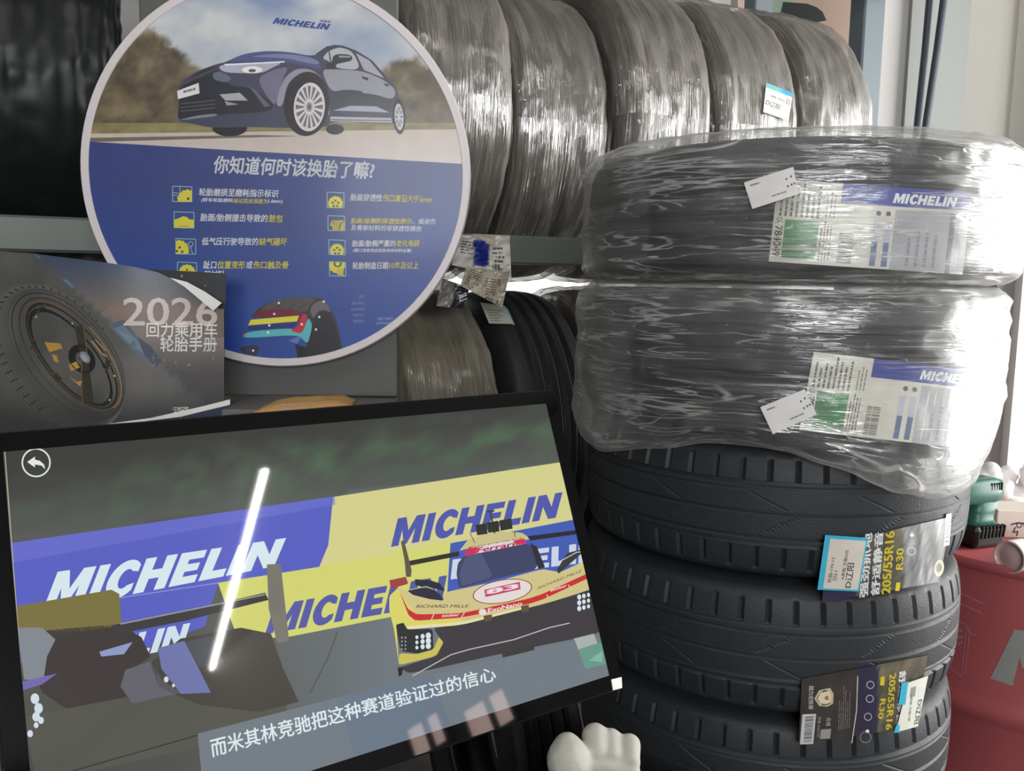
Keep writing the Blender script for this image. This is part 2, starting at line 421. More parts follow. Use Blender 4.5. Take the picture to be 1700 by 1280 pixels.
class Art:
    STEP = 4e-5
    def __init__(s, mapfn, clip=None, facing=None):
        s.map = mapfn; s.clip = clip; s.v = []; s.f = []; s.c = []; s.auto = 0
    def _add(s, pts2, faces, cols, layer):
        b = len(s.v)
        for p in pts2: s.v.append(s.map(p[0], p[1], layer * s.STEP))
        s.c.extend(cols)
        for f in faces: s.f.append(tuple(b + i for i in f))
    def poly(s, pts, col, layer, clip=True):
        if clip and s.clip: pts = clip_poly(pts, s.clip)
        if len(pts) < 3: return
        tris = tessellate_polygon([[Vector((p[0], p[1], 0)) for p in pts]])
        c = rgb(*col)
        s._add(pts, tris, [c] * len(pts), layer)
    def grid(s, q, nx, ny, colfn, layer, clip=True):
        """q = TL TR BR BL in pixels; colour per vertex"""
        P = [[bil((q[3], q[2], q[1], q[0]), i / nx, 1 - j / ny) for i in range(nx + 1)] for j in range(ny + 1)]
        for j in range(ny):
            for i in range(nx):
                pts = [P[j][i], P[j][i + 1], P[j + 1][i + 1], P[j + 1][i]]
                if clip and s.clip: pts = clip_poly(pts, s.clip)
                if len(pts) < 3: continue
                s._add(pts, [tuple(range(len(pts)))], [rgb(*colfn(p[0], p[1])) for p in pts], layer)
    def ell(s, cx, cy, rx, ry, col, layer, rot=0.0, n=40, t0=0, t1=360):
        a = math.radians(rot)
        pts = []
        full = (t1 - t0) >= 360
        for k in range(n + (0 if full else 1)):
            t = math.radians(t0 + (t1 - t0) * k / n)
            x, y = rx * math.cos(t), ry * math.sin(t)
            pts.append((cx + x * math.cos(a) - y * math.sin(a), cy + x * math.sin(a) + y * math.cos(a)))
        s.poly(pts, col, layer)
    def line(s, pts, wd, col, layer):
        for (x0, y0), (x1, y1) in zip(pts, pts[1:]):
            d = math.hypot(x1 - x0, y1 - y0) or 1
            nx, ny = -(y1 - y0) / d * wd / 2, (x1 - x0) / d * wd / 2
            s.poly([(x0 + nx, y0 + ny), (x1 + nx, y1 + ny), (x1 - nx, y1 - ny), (x0 - nx, y0 - ny)], col, layer)
    def ring(s, cx, cy, r, wd, col, layer, n=36):
        s.line([(cx + r * math.cos(2 * math.pi * k / n), cy + r * math.sin(2 * math.pi * k / n)) for k in range(n + 1)], wd, col, layer)
    def text(s, t, q, col, layer, off=0.012, shear=0.0, space=1.0):
        """q = BL BR TR TL of the ink box"""
        vs, fs = text_geo(t, off, shear, space)
        s._add([bil(q, u, v) for u, v in vs], fs, [rgb(*col)] * len(vs), layer)
    def tline(s, t, p0, p1, h, col, layer, off=0.012, shear=0.0, space=1.0, up=None):
        d = math.hypot(p1[0] - p0[0], p1[1] - p0[1]); ux, uy = ((p1[1] - p0[1]) / d, -(p1[0] - p0[0]) / d)
        if up: ux, uy = up
        s.text(t, (p0, p1, (p1[0] + ux * h, p1[1] + uy * h), (p0[0] + ux * h, p0[1] + uy * h)), col, layer, off, shear, space)
    def word(s, q, col, layer):
        for p in WORD: s.poly([bil(q, u, v) for u, v in p], col, layer)
    def bars(s, q, n, col, layer, seed=1, fill=0.5, axis=0):
        r = random.Random(seed); u = 0.0
        while u < 1:
            wd = r.uniform(0.3, 1.7) * fill / n
            a, b = u, min(1, u + wd)
            pts = [bil(q, a, 0), bil(q, b, 0), bil(q, b, 1), bil(q, a, 1)] if axis == 0 else [bil(q, 0, a), bil(q, 1, a), bil(q, 1, b), bil(q, 0, b)]
            s.poly(pts, col, layer); u = b + r.uniform(0.4, 1.4) * (1 - fill) / n + 0.002
    def lines(s, q, n, col, layer, seed=1, axis=1, fill=0.42):
        """rows of fine print: broken thin bars"""
        r = random.Random(seed)
        for i in range(n):
            a = (i + 0.2) / n; b = a + fill / n; u = 0.0; end = r.uniform(0.6, 1.0)
            while u < end:
                w2 = r.uniform(0.03, 0.16); e = min(end, u + w2)
                pts = [bil(q, u, a), bil(q, e, a), bil(q, e, b), bil(q, u, b)] if axis == 1 else [bil(q, a, u), bil(q, b, u), bil(q, b, e), bil(q, a, e)]
                s.poly(pts, col, layer); u = e + r.uniform(0.01, 0.03)
    def build(s, name, mat, parent):
        me = bpy.data.meshes.new(name)
        f2 = []
        for f in s.f:
            n = (s.v[f[1]] - s.v[f[0]]).cross(s.v[f[2]] - s.v[f[0]])
            f2.append(f if n.dot(CAM - s.v[f[0]]) >= 0 else f[::-1])
        me.from_pydata([tuple(v) for v in s.v], [], f2)
        ca = me.color_attributes.new('Col', 'FLOAT_COLOR', 'POINT')
        flat = []
        for c in s.c: flat.extend(c)
        ca.data.foreach_set('color', flat)
        return link(name, me, mat, parent)

def plane_map(p0, n):
    n = n.normalized()
    return lambda x, y, o: on_plane(x, y, p0 + n * o, n)
def cyl_map(A, d, r0):
    d = d.normalized()
    def fn(x, y, o):
        v = ray(x, y); r = r0 + o
        w_ = CAM - A
        vp = v - d * v.dot(d); wp = w_ - d * w_.dot(d)
        a = vp.dot(vp); b = 2 * vp.dot(wp); c = wp.dot(wp) - r * r
        D = b * b - 4 * a * c
        if D < 0: D = 0
        return CAM + v * ((-b - math.sqrt(D)) / (2 * a))
    return fn
def mixc(a, b, t):
    t = max(0, min(1, t)); return tuple(a[i] * (1 - t) + b[i] * t for i in range(3))
def fbm(x, y, z=0.0, o=4):
    return noise.fractal(Vector((x, y, z)), 1.0, 2.0, o)

# ------------------------------------------------------------------ tyres
def tyre_mesh(R, W, rim, style, segs):
    wv = W / 2; H = R - rim
    nt = 72 if style == 'bare' else 56
    T = 0.80 * wv
    side = [(rim, 0.60), (rim + 0.012, 0.72), (rim + 0.025, 0.83), (rim + 0.30 * H, 0.95), (rim + 0.46 * H, 1.0), (rim + 0.60 * H, 0.99), (R - 0.034, 0.95), (R - 0.020, 0.915), (R - 0.012, 0.86)]
    prof = [(r, z * wv, 0) for r, z in side]
    for i in range(nt + 1):
        t = 1 - 2 * i / nt
        prof.append((R - 0.008 * abs(t) ** 3.2, t * T, 1))
    prof += [(r, -z * wv, 0) for r, z in reversed(side)]
    prof += [(rim + 0.01, -0.5 * wv, 0), (R - 0.022, -0.72 * wv, 0), (R - 0.018, 0, 0), (R - 0.022, 0.72 * wv, 0), (rim + 0.01, 0.5 * wv, 0)]
    NP = segs // 8
    if style == 'bare': circ = [(0.55, 0.035), (0.44, 0.022), (0.05, 0.03), (-0.40, 0.03), (-0.52, 0.02)]
    elif style == 'ribbed': circ = [(0.60, 0.065), (0.21, 0.075), (-0.21, 0.075), (-0.60, 0.065)]
    else: circ = [(0.58, 0.065), (0.2, 0.06), (-0.2, 0.06), (-0.58, 0.055)]
    bm = bmesh.new(); rings = []
    for (r, z, tr) in prof:
        ring = []
        t = z / T if tr else 9
        dc = 0.0
        if tr:
            for g, gw in circ:
                if abs(t - g) < gw: dc = 0.007 if style == 'bare' else 0.012
        for k in range(segs):
            d = dc
            if tr and style == 'bare' and dc == 0:
                ph = k / 8.0
                if 0.60 < t < 0.99:
                    if ph % 1.0 < 0.12: d = 0.0050
                elif -0.99 < t < -0.57:
                    if (ph + 0.375) % 1.0 < 0.12: d = 0.0050
                elif 0.10 < t < 0.41:
                    if (ph * 0.25 + 1.1 * t) % 1.0 < 0.035: d = 0.0010
                elif -0.37 < t < 0.0:
                    if (ph * 0.25 - 0.9 * t) % 1.0 < 0.035: d = 0.0010
            a = 2 * math.pi * k / segs
            ring.append(bm.verts.new(((r - d) * math.cos(a), (r - d) * math.sin(a), z)))
        rings.append(ring)
    m = len(rings)
    for i in range(m):
        a, b = rings[i], rings[(i + 1) % m]
        for k in range(segs):
            bm.faces.new((a[k], a[(k + 1) % segs], b[(k + 1) % segs], b[k]))
    me = from_bm(bm, 'tyre')
    for p in me.polygons: p.use_smooth = style != 'bare'
    if style == 'bare':
        for p in me.polygons: p.use_smooth = abs(p.normal.z) > 0.55
    return me
def film_mesh(R, W, rim, seed, amp=0.004, gap=0.005, droop=None, segs=220, wrinkle=1.0, ragged=0.0):
    wv = W / 2; H = R - rim
    key = [(rim - 0.004, 0.35), (rim + 0.004, 0.78), (rim + 0.25 * H, 1.0), (rim + 0.50 * H, 1.03), (R - 0.035, 1.0), (R - 0.012, 0.97), (R + 0.002, 0.84), (R + 0.003, 0.5), (R + 0.003, 0.0)]
    key = key + [(r, -z) for r, z in reversed(key[:-1])]
    prof = []
    for (r0, z0), (r1, z1) in zip(key, key[1:]):
        n = 3 if r0 < R - 0.02 and r1 < R - 0.02 else 5
        for i in range(n): prof.append((r0 + (r1 - r0) * i / n, (z0 + (z1 - z0) * i / n) * wv))
    prof.append((key[-1][0], key[-1][1] * wv))
    m = len(prof); cum = [0]
    for a, b in zip(prof, prof[1:]): cum.append(cum[-1] + math.hypot(b[0] - a[0], b[1] - a[1]))
    bm = bmesh.new(); uvl = bm.loops.layers.uv.new('UVMap'); rings = []
    for i, (r, z) in enumerate(prof):
        a = prof[max(0, i - 1)]; b = prof[min(m - 1, i + 1)]
        tx, tz = b[0] - a[0], b[1] - a[1]; l = math.hypot(tx, tz) or 1
        nr, nz = -tz / l, tx / l
        if nr * (r - rim) + nz * z < 0: nr, nz = -nr, -nz
        ring = []
        for k in range(segs):
            th = 2 * math.pi * k / segs
            s = cum[i]
            d = gap + amp * (noise.fractal(Vector((math.cos(th) * 2.2, math.sin(th) * 2.2, s * 42 + seed * 7)), 1.0, 2.0, 3)
                             + 0.7 * wrinkle * abs(noise.noise(Vector((math.cos(th) * 7 + seed, math.sin(th) * 7, s * 30 + math.cos(th) * 2)))))
            d = max(d, 0.0015)
            rr, zz = r + nr * d, z + nz * d
            if droop:
                dr, dz = droop(th, i / (m - 1), z / wv)
                rr += dr; zz += dz
            ring.append(bm.verts.new((rr * math.cos(th), rr * math.sin(th), zz)))
        rings.append(ring)
    for i in range(m - 1):
        for k in range(segs):
            k2 = (k + 1) % segs
            f = bm.faces.new((rings[i][k], rings[i][k2], rings[i + 1][k2], rings[i + 1][k]))
            f.smooth = True
            uu = [(k, i), (k + 1, i), (k + 1, i + 1), (k, i + 1)]
            for lp, (kk, ii) in zip(f.loops, uu):
                lp[uvl].uv = (2 * math.pi * kk / segs * R + seed * 3.1, cum[ii] + seed * 1.7)
    me = bpy.data.meshes.new('film'); bm.to_mesh(me); bm.free()
    return me
def dup_part(o, parent):
    c = o.copy(); COL.objects.link(c); c.parent = parent; return c

# ================================================================== the room
THETA = math.radians(24)
Us = Vector((math.cos(THETA), math.sin(THETA), 0))       # along the rack
Ns = Vector((math.sin(THETA), -math.cos(THETA), 0))      # rack face towards the room
Zv = Vector((0, 0, 1))
RS = frame_rot(Us, -Ns, Zv)
P0 = Vector((0.029, 2.00, 0))
CEIL = 2.95
def rk(a, out, z):
    return P0 + Us * a + Ns * out + Zv * z
struct(box('floor', (1.5, 0.2, -0.05), (9.0, 9.6, 0.1), MAT['floor']))
struct(box('ceiling', (1.5, 0.2, CEIL + 0.05), (9.0, 9.6, 0.1), MAT['ceil']))
# back wall behind the rack, with an opening that holds a lit window
WB = -0.62
def wall_piece(name, a0, a1, z0, z1, mat, out=WB, th=0.1):
    bm = bmesh.new(); bm_box(bm, rk((a0 + a1) / 2, out - th / 2, (z0 + z1) / 2), (a1 - a0, th, z1 - z0), RS)
    return struct(link(name, from_bm(bm, name), mat))
bm = bmesh.new()
for a0, a1, z0, z1 in ((-3.2, -0.55, 0, CEIL), (-0.55, 0.55, 0, 1.2), (-0.55, 0.55, 1.52, CEIL), (0.55, 1.02, 0, CEIL)):
    bm_box(bm, rk((a0 + a1) / 2, WB - 0.05, (z0 + z1) / 2), (a1 - a0, 0.1, z1 - z0), RS)
struct(link('wall_back', from_bm(bm, 'wall_back'), MAT['wall']))
wroot = bpy.data.objects.new('window_1', None); COL.objects.link(wroot); wroot.location = rk(0, WB - 0.05, 1.36); struct(wroot)
bm = bmesh.new()
for a0, a1, z0, z1 in ((-0.55, 0.55, 1.2, 1.23), (-0.55, 0.55, 1.49, 1.52), (-0.55, -0.52, 1.2, 1.52), (0.52, 0.55, 1.2, 1.52), (-0.015, 0.015, 1.2, 1.52)):
    bm_box(bm, rk((a0 + a1) / 2, WB - 0.04, (z0 + z1) / 2), (a1 - a0, 0.06, z1 - z0), RS)
link('window_frame', from_bm(bm, 'window_frame'), MAT['white'], wroot)
bm = bmesh.new(); bm_box(bm, rk(0, WB - 0.06, 1.36), (1.06, 0.006, 0.28), RS)
link('window_pane', from_bm(bm, 'window_pane'), MAT['pane'], wroot)
# right end of the back wall: pale strip, grey pilaster, cream wall, grey door frame
def vstrip(name, x0, x1, yref, depth, mat, th=0.12, z0=0.0, z1=CEIL):
    a = at(x0, yref, depth); b = at(x1, yref, depth)
    w_ = abs(b.x - a.x)
    o = box(name, ((a.x + b.x) / 2, a.y + th / 2, (z0 + z1) / 2), (w_, th, z1 - z0), mat)
    return struct(o)
vstrip('trim_1', 1455, 1512, 110, 2.62, MAT['wall'], 0.10)
vstrip('trim_2', 1508, 1604, 110, 2.60, MAT['pilaster'], 0.16)
vstrip('wall_far', 1600, 1712, 110, 2.70, MAT['cream'], 0.10)
vstrip('trim_3', 1648, 1702, 560, 2.66, MAT['greystrip'], 0.14, 0.0, 1.80)
vstrip('trim_4', 1690, 1790, 560, 2.62, MAT['cream'], 0.14)
# right wall with the tall roller door opening
bm = bmesh.new()
for y0, y1, z0, z1 in ((-4.5, 0.45, 0, CEIL), (0.45, 2.55, 2.72, CEIL), (2.55, 5.0, 0, CEIL)):
    bm_box(bm, Vector((3.1, (y0 + y1) / 2, (z0 + z1) / 2)), (0.1, y1 - y0, z1 - z0))
struct(link('wall_right', from_bm(bm, 'wall_right'), MAT['darkwall']))
bm = bmesh.new()
for y0, y1, z0, z1 in ((0.41, 0.45, 0, 2.76), (2.55, 2.59, 0, 2.76), (0.41, 2.59, 2.72, 2.76)):
    bm_box(bm, Vector((3.08, (y0 + y1) / 2, (z0 + z1) / 2)), (0.14, y1 - y0, z1 - z0))
struct(link('trim_5', from_bm(bm, 'trim_5'), MAT['steel']))
struct(box('wall_left', (-2.9, 0.2, CEIL / 2), (0.1, 9.6, CEIL), MAT['darkwall']))
bm = bmesh.new()
for x0, x1, z0, z1 in ((-2.9, -0.9, 0, CEIL), (-0.9, 2.7, 0, 1.6), (-0.9, 2.7, 2.8, CEIL), (2.7, 6, 0, CEIL)):
    bm_box(bm, Vector(((x0 + x1) / 2, -4.3, (z0 + z1) / 2)), (x1 - x0, 0.1, z1 - z0))
struct(link('wall_front', from_bm(bm, 'wall_front'), MAT['darkwall']))

# ------------------------------------------------------------------ tyre rack
rack = thing('tyre_rack', rk(0, 0, 0), 'long grey-green steel tyre rack carrying the film-wrapped tyres behind the round sign', 'rack')
def rack_beam(name, out, z, mat, a0=-1.75, a1=0.83, h=0.056):
    bm = bmesh.new(); bm_box(bm, rk((a0 + a1) / 2, out, z), (a1 - a0, 0.035, h), RS, 0.004, 1)
    return link(name, from_bm(bm, name), mat, rack)
ZU, ZL, ZT = 1.738, 1.060, 2.372
for zc in (1.466, 0.771, 2.113):
    for out in (0.245, -0.245):
        rack_beam('rack_beam', out, zc, MAT['steel'])
for a in (-1.72, 0.795):
    for out in (0.245, -0.245):
        bm = bmesh.new(); bm_box(bm, rk(a, out - (0.045 if out > 0 else -0.045), 1.4), (0.066, 0.05, 2.8), RS, 0.004, 1)
        o = link('rack_post', from_bm(bm, 'rack_post'), MAT['steel_blue'], rack)
        if a > 0 and out > 0: o['label'] = 'blue-grey upright post at the right end'
# rack tyres
RT = dict()
def rack_tyre(a, z, R, W, film, seed, label, group, rubber='rubber_rack', amp=0.005, rot=0.0, fl=None):
    c = rk(a, 0, z)
    t = thing('tyre', c, label, 'tyre', group)
    ax = Us; e1 = Ns; e2 = ax.cross(e1)
    t.rotation_euler = frame_rot(e1, e2, ax).to_euler()
    key = (R, W)
    if key not in RT: RT[key] = tyre_mesh(R, W, R - 0.112, 'ribbed', 144)
    b = link('tyre_body', RT[key], MAT[rubber], t, True)
    if film:
        f = link('film_wrap', film_mesh(R, W, R - 0.112, seed, amp, 0.004), MAT[film], t, True)
        if fl: f['label'] = fl
    return t
G1 = 'film-wrapped tyres on the upper rack level'
rack_tyre(-0.965, ZU - 0.02, 0.300, 0.23, 'film_black', 1, 'tyre wrapped in glossy black film at the far left above the open booklet', 'tyre in black film', amp=0.008)
rack_tyre(-0.502, ZU, 0.325, 0.196, 'film_rack', 2, 'film-wrapped tyre mostly hidden behind the round blue sign on the upper rack level', G1)
rack_tyre(-0.281, ZU, 0.325, 0.196, 'film_rack', 3, 'film-wrapped rack tyre directly right of the round sign rim, upper level', G1)
rack_tyre(-0.062, ZU - 0.026, 0.299, 0.196, 'film_rack', 4, 'film-wrapped upper rack tyre with the rounded black tyre bottom hanging just above it', G1)
rack_tyre(0.168, ZU, 0.325, 0.198, 'film_rack', 5, 'film-wrapped upper rack tyre rising behind the left end of the wrapped stack', G1)
t4 = rack_tyre(0.392, ZU, 0.325, 0.196, 'film_rack', 6, 'film-wrapped upper rack tyre carrying a small white tag with a blue strip', G1)
rack_tyre(0.612, ZU, 0.325, 0.196, 'film_rack', 7, 'last film-wrapped upper rack tyre, beside the blue-grey rack post', G1)
rack_tyre(-0.065, ZT - 0.02, 0.310, 0.196, None, 8, 'black tyre bottom hanging into the top edge of the picture', 'tyre on the top rack level')
G2 = 'tyres on the lower rack level'
rack_tyre(-0.288, ZL, 0.316, 0.198, 'film_brown', 9, 'brownish film-wrapped tyre on the lower rack level, just right of the grey sign board', G2)
b2 = rack_tyre(-0.066, ZL + 0.004, 0.320, 0.196, None, 10, 'dark unwrapped tyre with four deep grooves on the lower rack level', G2)
rack_tyre(0.152, ZL + 0.012, 0.316, 0.196, 'film_rack', 11, 'film-wrapped lower rack tyre beside the left side of the wrapped stack', G2)

G3 = 'dark tyres standing on the floor under the rack'
rack_tyre(-0.06, 0.3175, 0.316, 0.196, None, 12, 'dark tyre on the floor under the rack, mostly hidden behind the display', G3)
rack_tyre(0.165, 0.3175, 0.316, 0.196, None, 13, 'dark tyre on the floor between the display corner and the front stack', G3)
# tag on the fourth tyre
mp = cyl_map(rk(0.392, 0, ZU), Us, 0.325 + 0.014)
a = Art(mp)
q = [(1272, 139), (1316, 158), (1309, 200), (1267, 186)]
a.grid(q, 6, 6, lambda x, y: (232, 232, 222), 0)
a.grid([(1272, 137), (1317, 155), (1316, 162), (1272, 145)], 6, 1, lambda x, y: (70, 170, 220) if x > 1297 else (120, 190, 190), 2)
a.tline('D辽阳', (1270, 173), (1293, 183), 9, (60, 60, 56), 3)
a.tline('A类胎 万能A区', (1278, 160), (1302, 170), 4, (120, 120, 112), 3)
a.bars([(1303, 172), (1311, 176), (1313, 166), (1305, 162)], 6, (150, 148, 140), 3)
o = a.build('price_tag', MAT['label'], None)
o.data.transform(t4.rotation_euler.to_matrix().to_4x4().inverted() @ Matrix.Translation(-t4.location)); o.parent = t4
o['label'] = 'small white tag with blue strip'
# tag on the lower dark tyre
mp = cyl_map(rk(-0.066, 0, ZL + 0.004), Us, 0.320 + 0.002)
a = Art(mp)
a.grid([(797, 502), (838, 508), (853, 538), (812, 537)], 6, 6, lambda x, y: (188, 188, 172), 0)
a.poly([(838, 508), (843, 512), (855, 540), (848, 538)], (90, 170, 195), 2)
a.lines([(815, 534), (842, 535), (834, 514), (806, 511)], 5, (120, 116, 104), 2, 3)
o = a.build('price_tag', MAT['label'], None)
o.data.transform(b2.rotation_euler.to_matrix().to_4x4().inverted() @ Matrix.Translation(-b2.location)); o.parent = b2

# crumpled labels hanging from the beam between the levels
def crumple_map(p0, n, amp, f, seed):
    n = n.normalized()
    def fn(x, y, o):
        d = amp * noise.fractal(Vector((x * f, y * f, seed)), 1.0, 2.0, 3)
        return on_plane(x, y, p0 + n * (o + d), n)
    return fn
pl0 = rk(-0.3, 0.292, 1.42)
GL = 'loose tyre labels hanging from the rack beam'
a = Art(crumple_map(pl0, Ns, 0.010, 0.045, 1))
root = thing('tyre_label', rk(-0.3, 0.292, 1.40), 'crumpled white and blue paper label hanging from the rack beam beside the sign rim', 'label', GL)
a.grid([(762, 390), (846, 391), (849, 462), (750, 440)], 22, 18, lambda x, y: (28, 42, 132) if 786 < x < 812 and 398 < y < 442 else (206, 202, 192), 0)
a.poly([(783, 388), (846, 391), (836, 402), (822, 410), (808, 404)], (176, 168, 152), 12)
a.lines([(764, 420), (786, 424), (790, 396), (768, 393)], 6, (70, 68, 64), 4, 2)
a.lines([(817, 436), (842, 438), (842, 408), (818, 410)], 4, (60, 58, 55), 4, 5, fill=0.5)
a.bars([(818, 450), (846, 458), (846, 441), (818, 438)], 12, (60, 58, 55), 4, 3)
a.build('label_sheet', MAT['label'], root)
a = Art(crumple_map(pl0 + Ns * 0.022, Ns, 0.008, 0.05, 4))
root = thing('tyre_label', rk(-0.3, 0.314, 1.33), 'folded beige label with printed rows and black number 490332, lowest of the hanging labels', 'label', GL)
a.grid([(775, 442), (846, 452), (834, 511), (764, 474)], 18, 16, lambda x, y: mixc((196, 186, 168), (170, 160, 142), (x - 765) / 60), 0)
a.lines([(768, 474), (790, 486), (806, 452), (782, 446)], 9, (74, 70, 62), 4, 7)
a.lines([(800, 488), (832, 494), (840, 464), (806, 460)], 7, (80, 76, 68), 4, 9)
a.tline('490332', (804, 497), (830, 507), 6, (30, 28, 26), 5)
a.build('label_sheet', MAT['label'], root)
a = Art(crumple_map(pl0 + Ns * 0.012, Ns, 0.004, 0.05, 9))
root = thing('tyre_label', rk(-0.36, 0.304, 1.32), 'dark navy torn label with white letters touching the sign rim', 'label', GL)
a.grid([(735, 462), (780, 478), (768, 512), (724, 508)], 12, 12, lambda x, y: (34, 38, 48) if x > 748 + (512 - y) * 0.2 else (120, 116, 108), 0)
a.text('LIN', [(763, 502), (761, 484), (774, 480), (776, 496)], (206, 206, 206), 4, 0.04)
a.build('label_sheet', MAT['label'], root)

# ------------------------------------------------------------------ the stack in front, right
SC_ = Vector((0.442, 1.442, 0))
BARE = tyre_mesh(0.309, 0.1965, 0.202, 'bare', 416)
GB = 'bare tyres at the bottom of the front stack'
bare_lab = ['topmost bare tyre of the front stack with an upright blue-edged price tag',
            'second bare tyre of the front stack, its size label with barcode at left',
            'third bare tyre of the front stack, cut off by the bottom edge',
            'bare tyre low in the front stack', 'bare tyre low in the front stack', 'bare tyre low in the front stack']
PB = 0.1976
offs = [(0.000, 0.004), (-0.004, 0.0), (-0.002, 0.004), (0, 0), (0.003, 0), (0, 0)]
bare = []
for i in range(6):
    c = SC_ + Vector((offs[i][0], offs[i][1], PB * (5 - i) + 0.100))
    t = thing('tyre', c, bare_lab[i], 'tyre', GB if i < 3 else 'hidden bare tyres under the front stack')
    o = bpy.data.objects.new('tyre_body', BARE); COL.objects.link(o); o.parent = t
    if not BARE.materials: BARE.materials.append(MAT['rubber'])
    o.rotation_euler = (math.pi if i == 1 else 0, 0, 0.35 * i + 0.2)
    bare.append(t)
ZB = PB * 5 + 0.1985          # top of the bare part
W2, W1 = 0.214, 0.196
RW = 0.329
wr_mesh = {}
def wrapped(z, W, off, seed, label, droop):
    c = SC_ + Vector((off[0], off[1], z))
    t = thing('tyre', c, label, 'tyre', 'film-wrapped tyres on top of the front stack')
    link('tyre_body', tyre_mesh(RW, W * 0.94, 0.222, 'plain', 160), MAT['rubber'], t, True)
    return t, c
def droop2(th, s, zz):
    # loose skirt of film hanging over the tyre below, lowest at front right and front left
    k = max(0.0, (s - 0.60) / 0.40)
    if zz > -0.55: return (0, 0)
    d = (-0.55 - zz)
    f1 = math.exp(-((math.atan2(math.sin(th + 1.10), math.cos(th + 1.10))) / 0.52) ** 2)
    f2 = math.exp(-((math.atan2(math.sin(th + 2.75), math.cos(th + 2.75))) / 0.45) ** 2)
    f3 = 0.25 * noise.noise(Vector((math.cos(th) * 5, math.sin(th) * 5, 3.3)))
    amt = 0.074 * f1 + 0.045 * f2 + 0.03 * f3
    inner = max(0.0, (0.78 - s) / 0.2)
    ok = 1.0 if s < 0.74 else max(0.0, 1 - (s - 0.74) / 0.05)
    fr = math.exp(-((math.atan2(math.sin(th + 0.1), math.cos(th + 0.1))) / 0.7) ** 2)
    return ((0.020 * max(f1, f2) - 0.035 * fr) * min(1, d * 2.2) * ok, -amt * min(1, d * 2.6) * ok)
def droop1(th, s, zz):
    f1 = math.exp(-((math.atan2(math.sin(th + 0.5), math.cos(th + 0.5))) / 0.5) ** 2)
    return (0.012 * f1 * (1 - zz * zz if abs(zz) < 1 else 0), 0.0)
tw2, cw2 = wrapped(ZB + W2 / 2 + 0.004, W2, (0.004, 0.0), 21, 'lower film-wrapped tyre of the front stack, its film sagging over the bare tyre below', droop2)
tw1, cw1 = wrapped(ZB + W2 + W1 / 2 + 0.010, W1, (0.012, 0.0), 22, 'topmost film-wrapped tyre of the front stack, its white tag above the green label patch', droop1)
link('film_wrap', film_mesh(RW, W2 * 0.955, 0.222, 21, 0.005, 0.006, droop2, 300), MAT['film_stack'], tw2, True)
link('film_wrap', film_mesh(RW, W1 * 0.965, 0.222, 22, 0.0045, 0.006, droop1, 300), MAT['film_stack'], tw1, True)

def product_label(mapfn, O, X, Y, parent, cat_no, lay0=0):
    """label sheet: O top-left corner, X along the top edge, Y down (pixels)"""
    def P(u, v): return (O[0] + X[0] * u + Y[0] * v, O[1] + X[1] * u + Y[1] * v)
    def Q(u0, v0, u1, v1): return [P(u0, v1), P(u1, v1), P(u1, v0), P(u0, v0)]
    a = Art(mapfn)
    a.grid([P(0, 0), P(1, 0), P(1, 1), P(0, 1)], 24, 10, lambda x, y: (222, 219, 208), 0)
    def rect(u0, v0, u1, v1, col, l, nx=6):
        a.grid([P(u0, v0), P(u1, v0), P(u1, v1), P(u0, v1)], nx, 2, lambda x, y: col, l)
    rect(0.335, 0.0, 1.0, 0.235, (66, 78, 158), 2, 16)
    rect(0.06, 0.48, 0.235, 0.94, (62, 138, 74), 2)
    rect(0.62, 0.27, 1.0, 1.0, (176, 178, 184), 1, 12)
    a.word(Q(0.60, 0.075, 0.93, 0.195), (236, 238, 242), 4)
    a.tline('米其林', P(0.86, 0.065), P(0.93, 0.065), 5, (226, 228, 236), 4)
    a.lines(Q(0.02, 0.03, 0.24, 0.44), 8, (96, 94, 88), 3, 11, axis=0)
    a.lines(Q(0.245, 0.45, 0.31, 0.95), 4, (104, 102, 96), 3, 12, axis=0)
    a.lines(Q(0.26, 0.05, 0.32, 0.42), 3, (120, 118, 112), 3, 13, axis=0, fill=0.3)
    a.bars(Q(0.345, 0.60, 0.42, 0.96), 22, (70, 68, 66), 3, 5, axis=1)
    a.text(cat_no, [P(0.012, 0.56), P(0.012, 0.93), P(0.052, 0.93), P(0.052, 0.56)][:1] + [P(0.012, 0.93), P(0.052, 0.93), P(0.052, 0.56)], (44, 44, 42), 4, 0.02)
    a.text('CAI', [P(0.016, 0.46), P(0.016, 0.53), P(0.045, 0.53), P(0.045, 0.46)], (90, 90, 86), 4, 0.01)
    for u in (0.535, 0.585): a.ell(*P(u, 0.33), 4.2, 4.2, (92, 94, 100), 4, n=14)
    for u in (0.515, 0.575): rect(u, 0.68, u + 0.03, 0.97, (98, 118, 158), 3); rect(u, 0.42, u + 0.03, 0.68, (196, 202, 216), 3)
    a.lines(Q(0.69, 0.38, 0.87, 0.94), 4, (146, 146, 154), 3, 31, axis=0, fill=0.34)
    rect(0.905, 0.28, 0.93, 1.0, (120, 122, 132), 3)
    o = a.build('product_label', MAT['label'], parent)
    return o
mp1 = cyl_map(cw1, Zv, RW + 0.003)
mp2 = cyl_map(cw2, Zv, RW + 0.003)
product_label(mp1, (1292, 297), (322, 22), (-16, 137), tw1, '784049')
product_label(mp2, (1351, 584), (300, 34), (-24, 130), tw2, '784049')
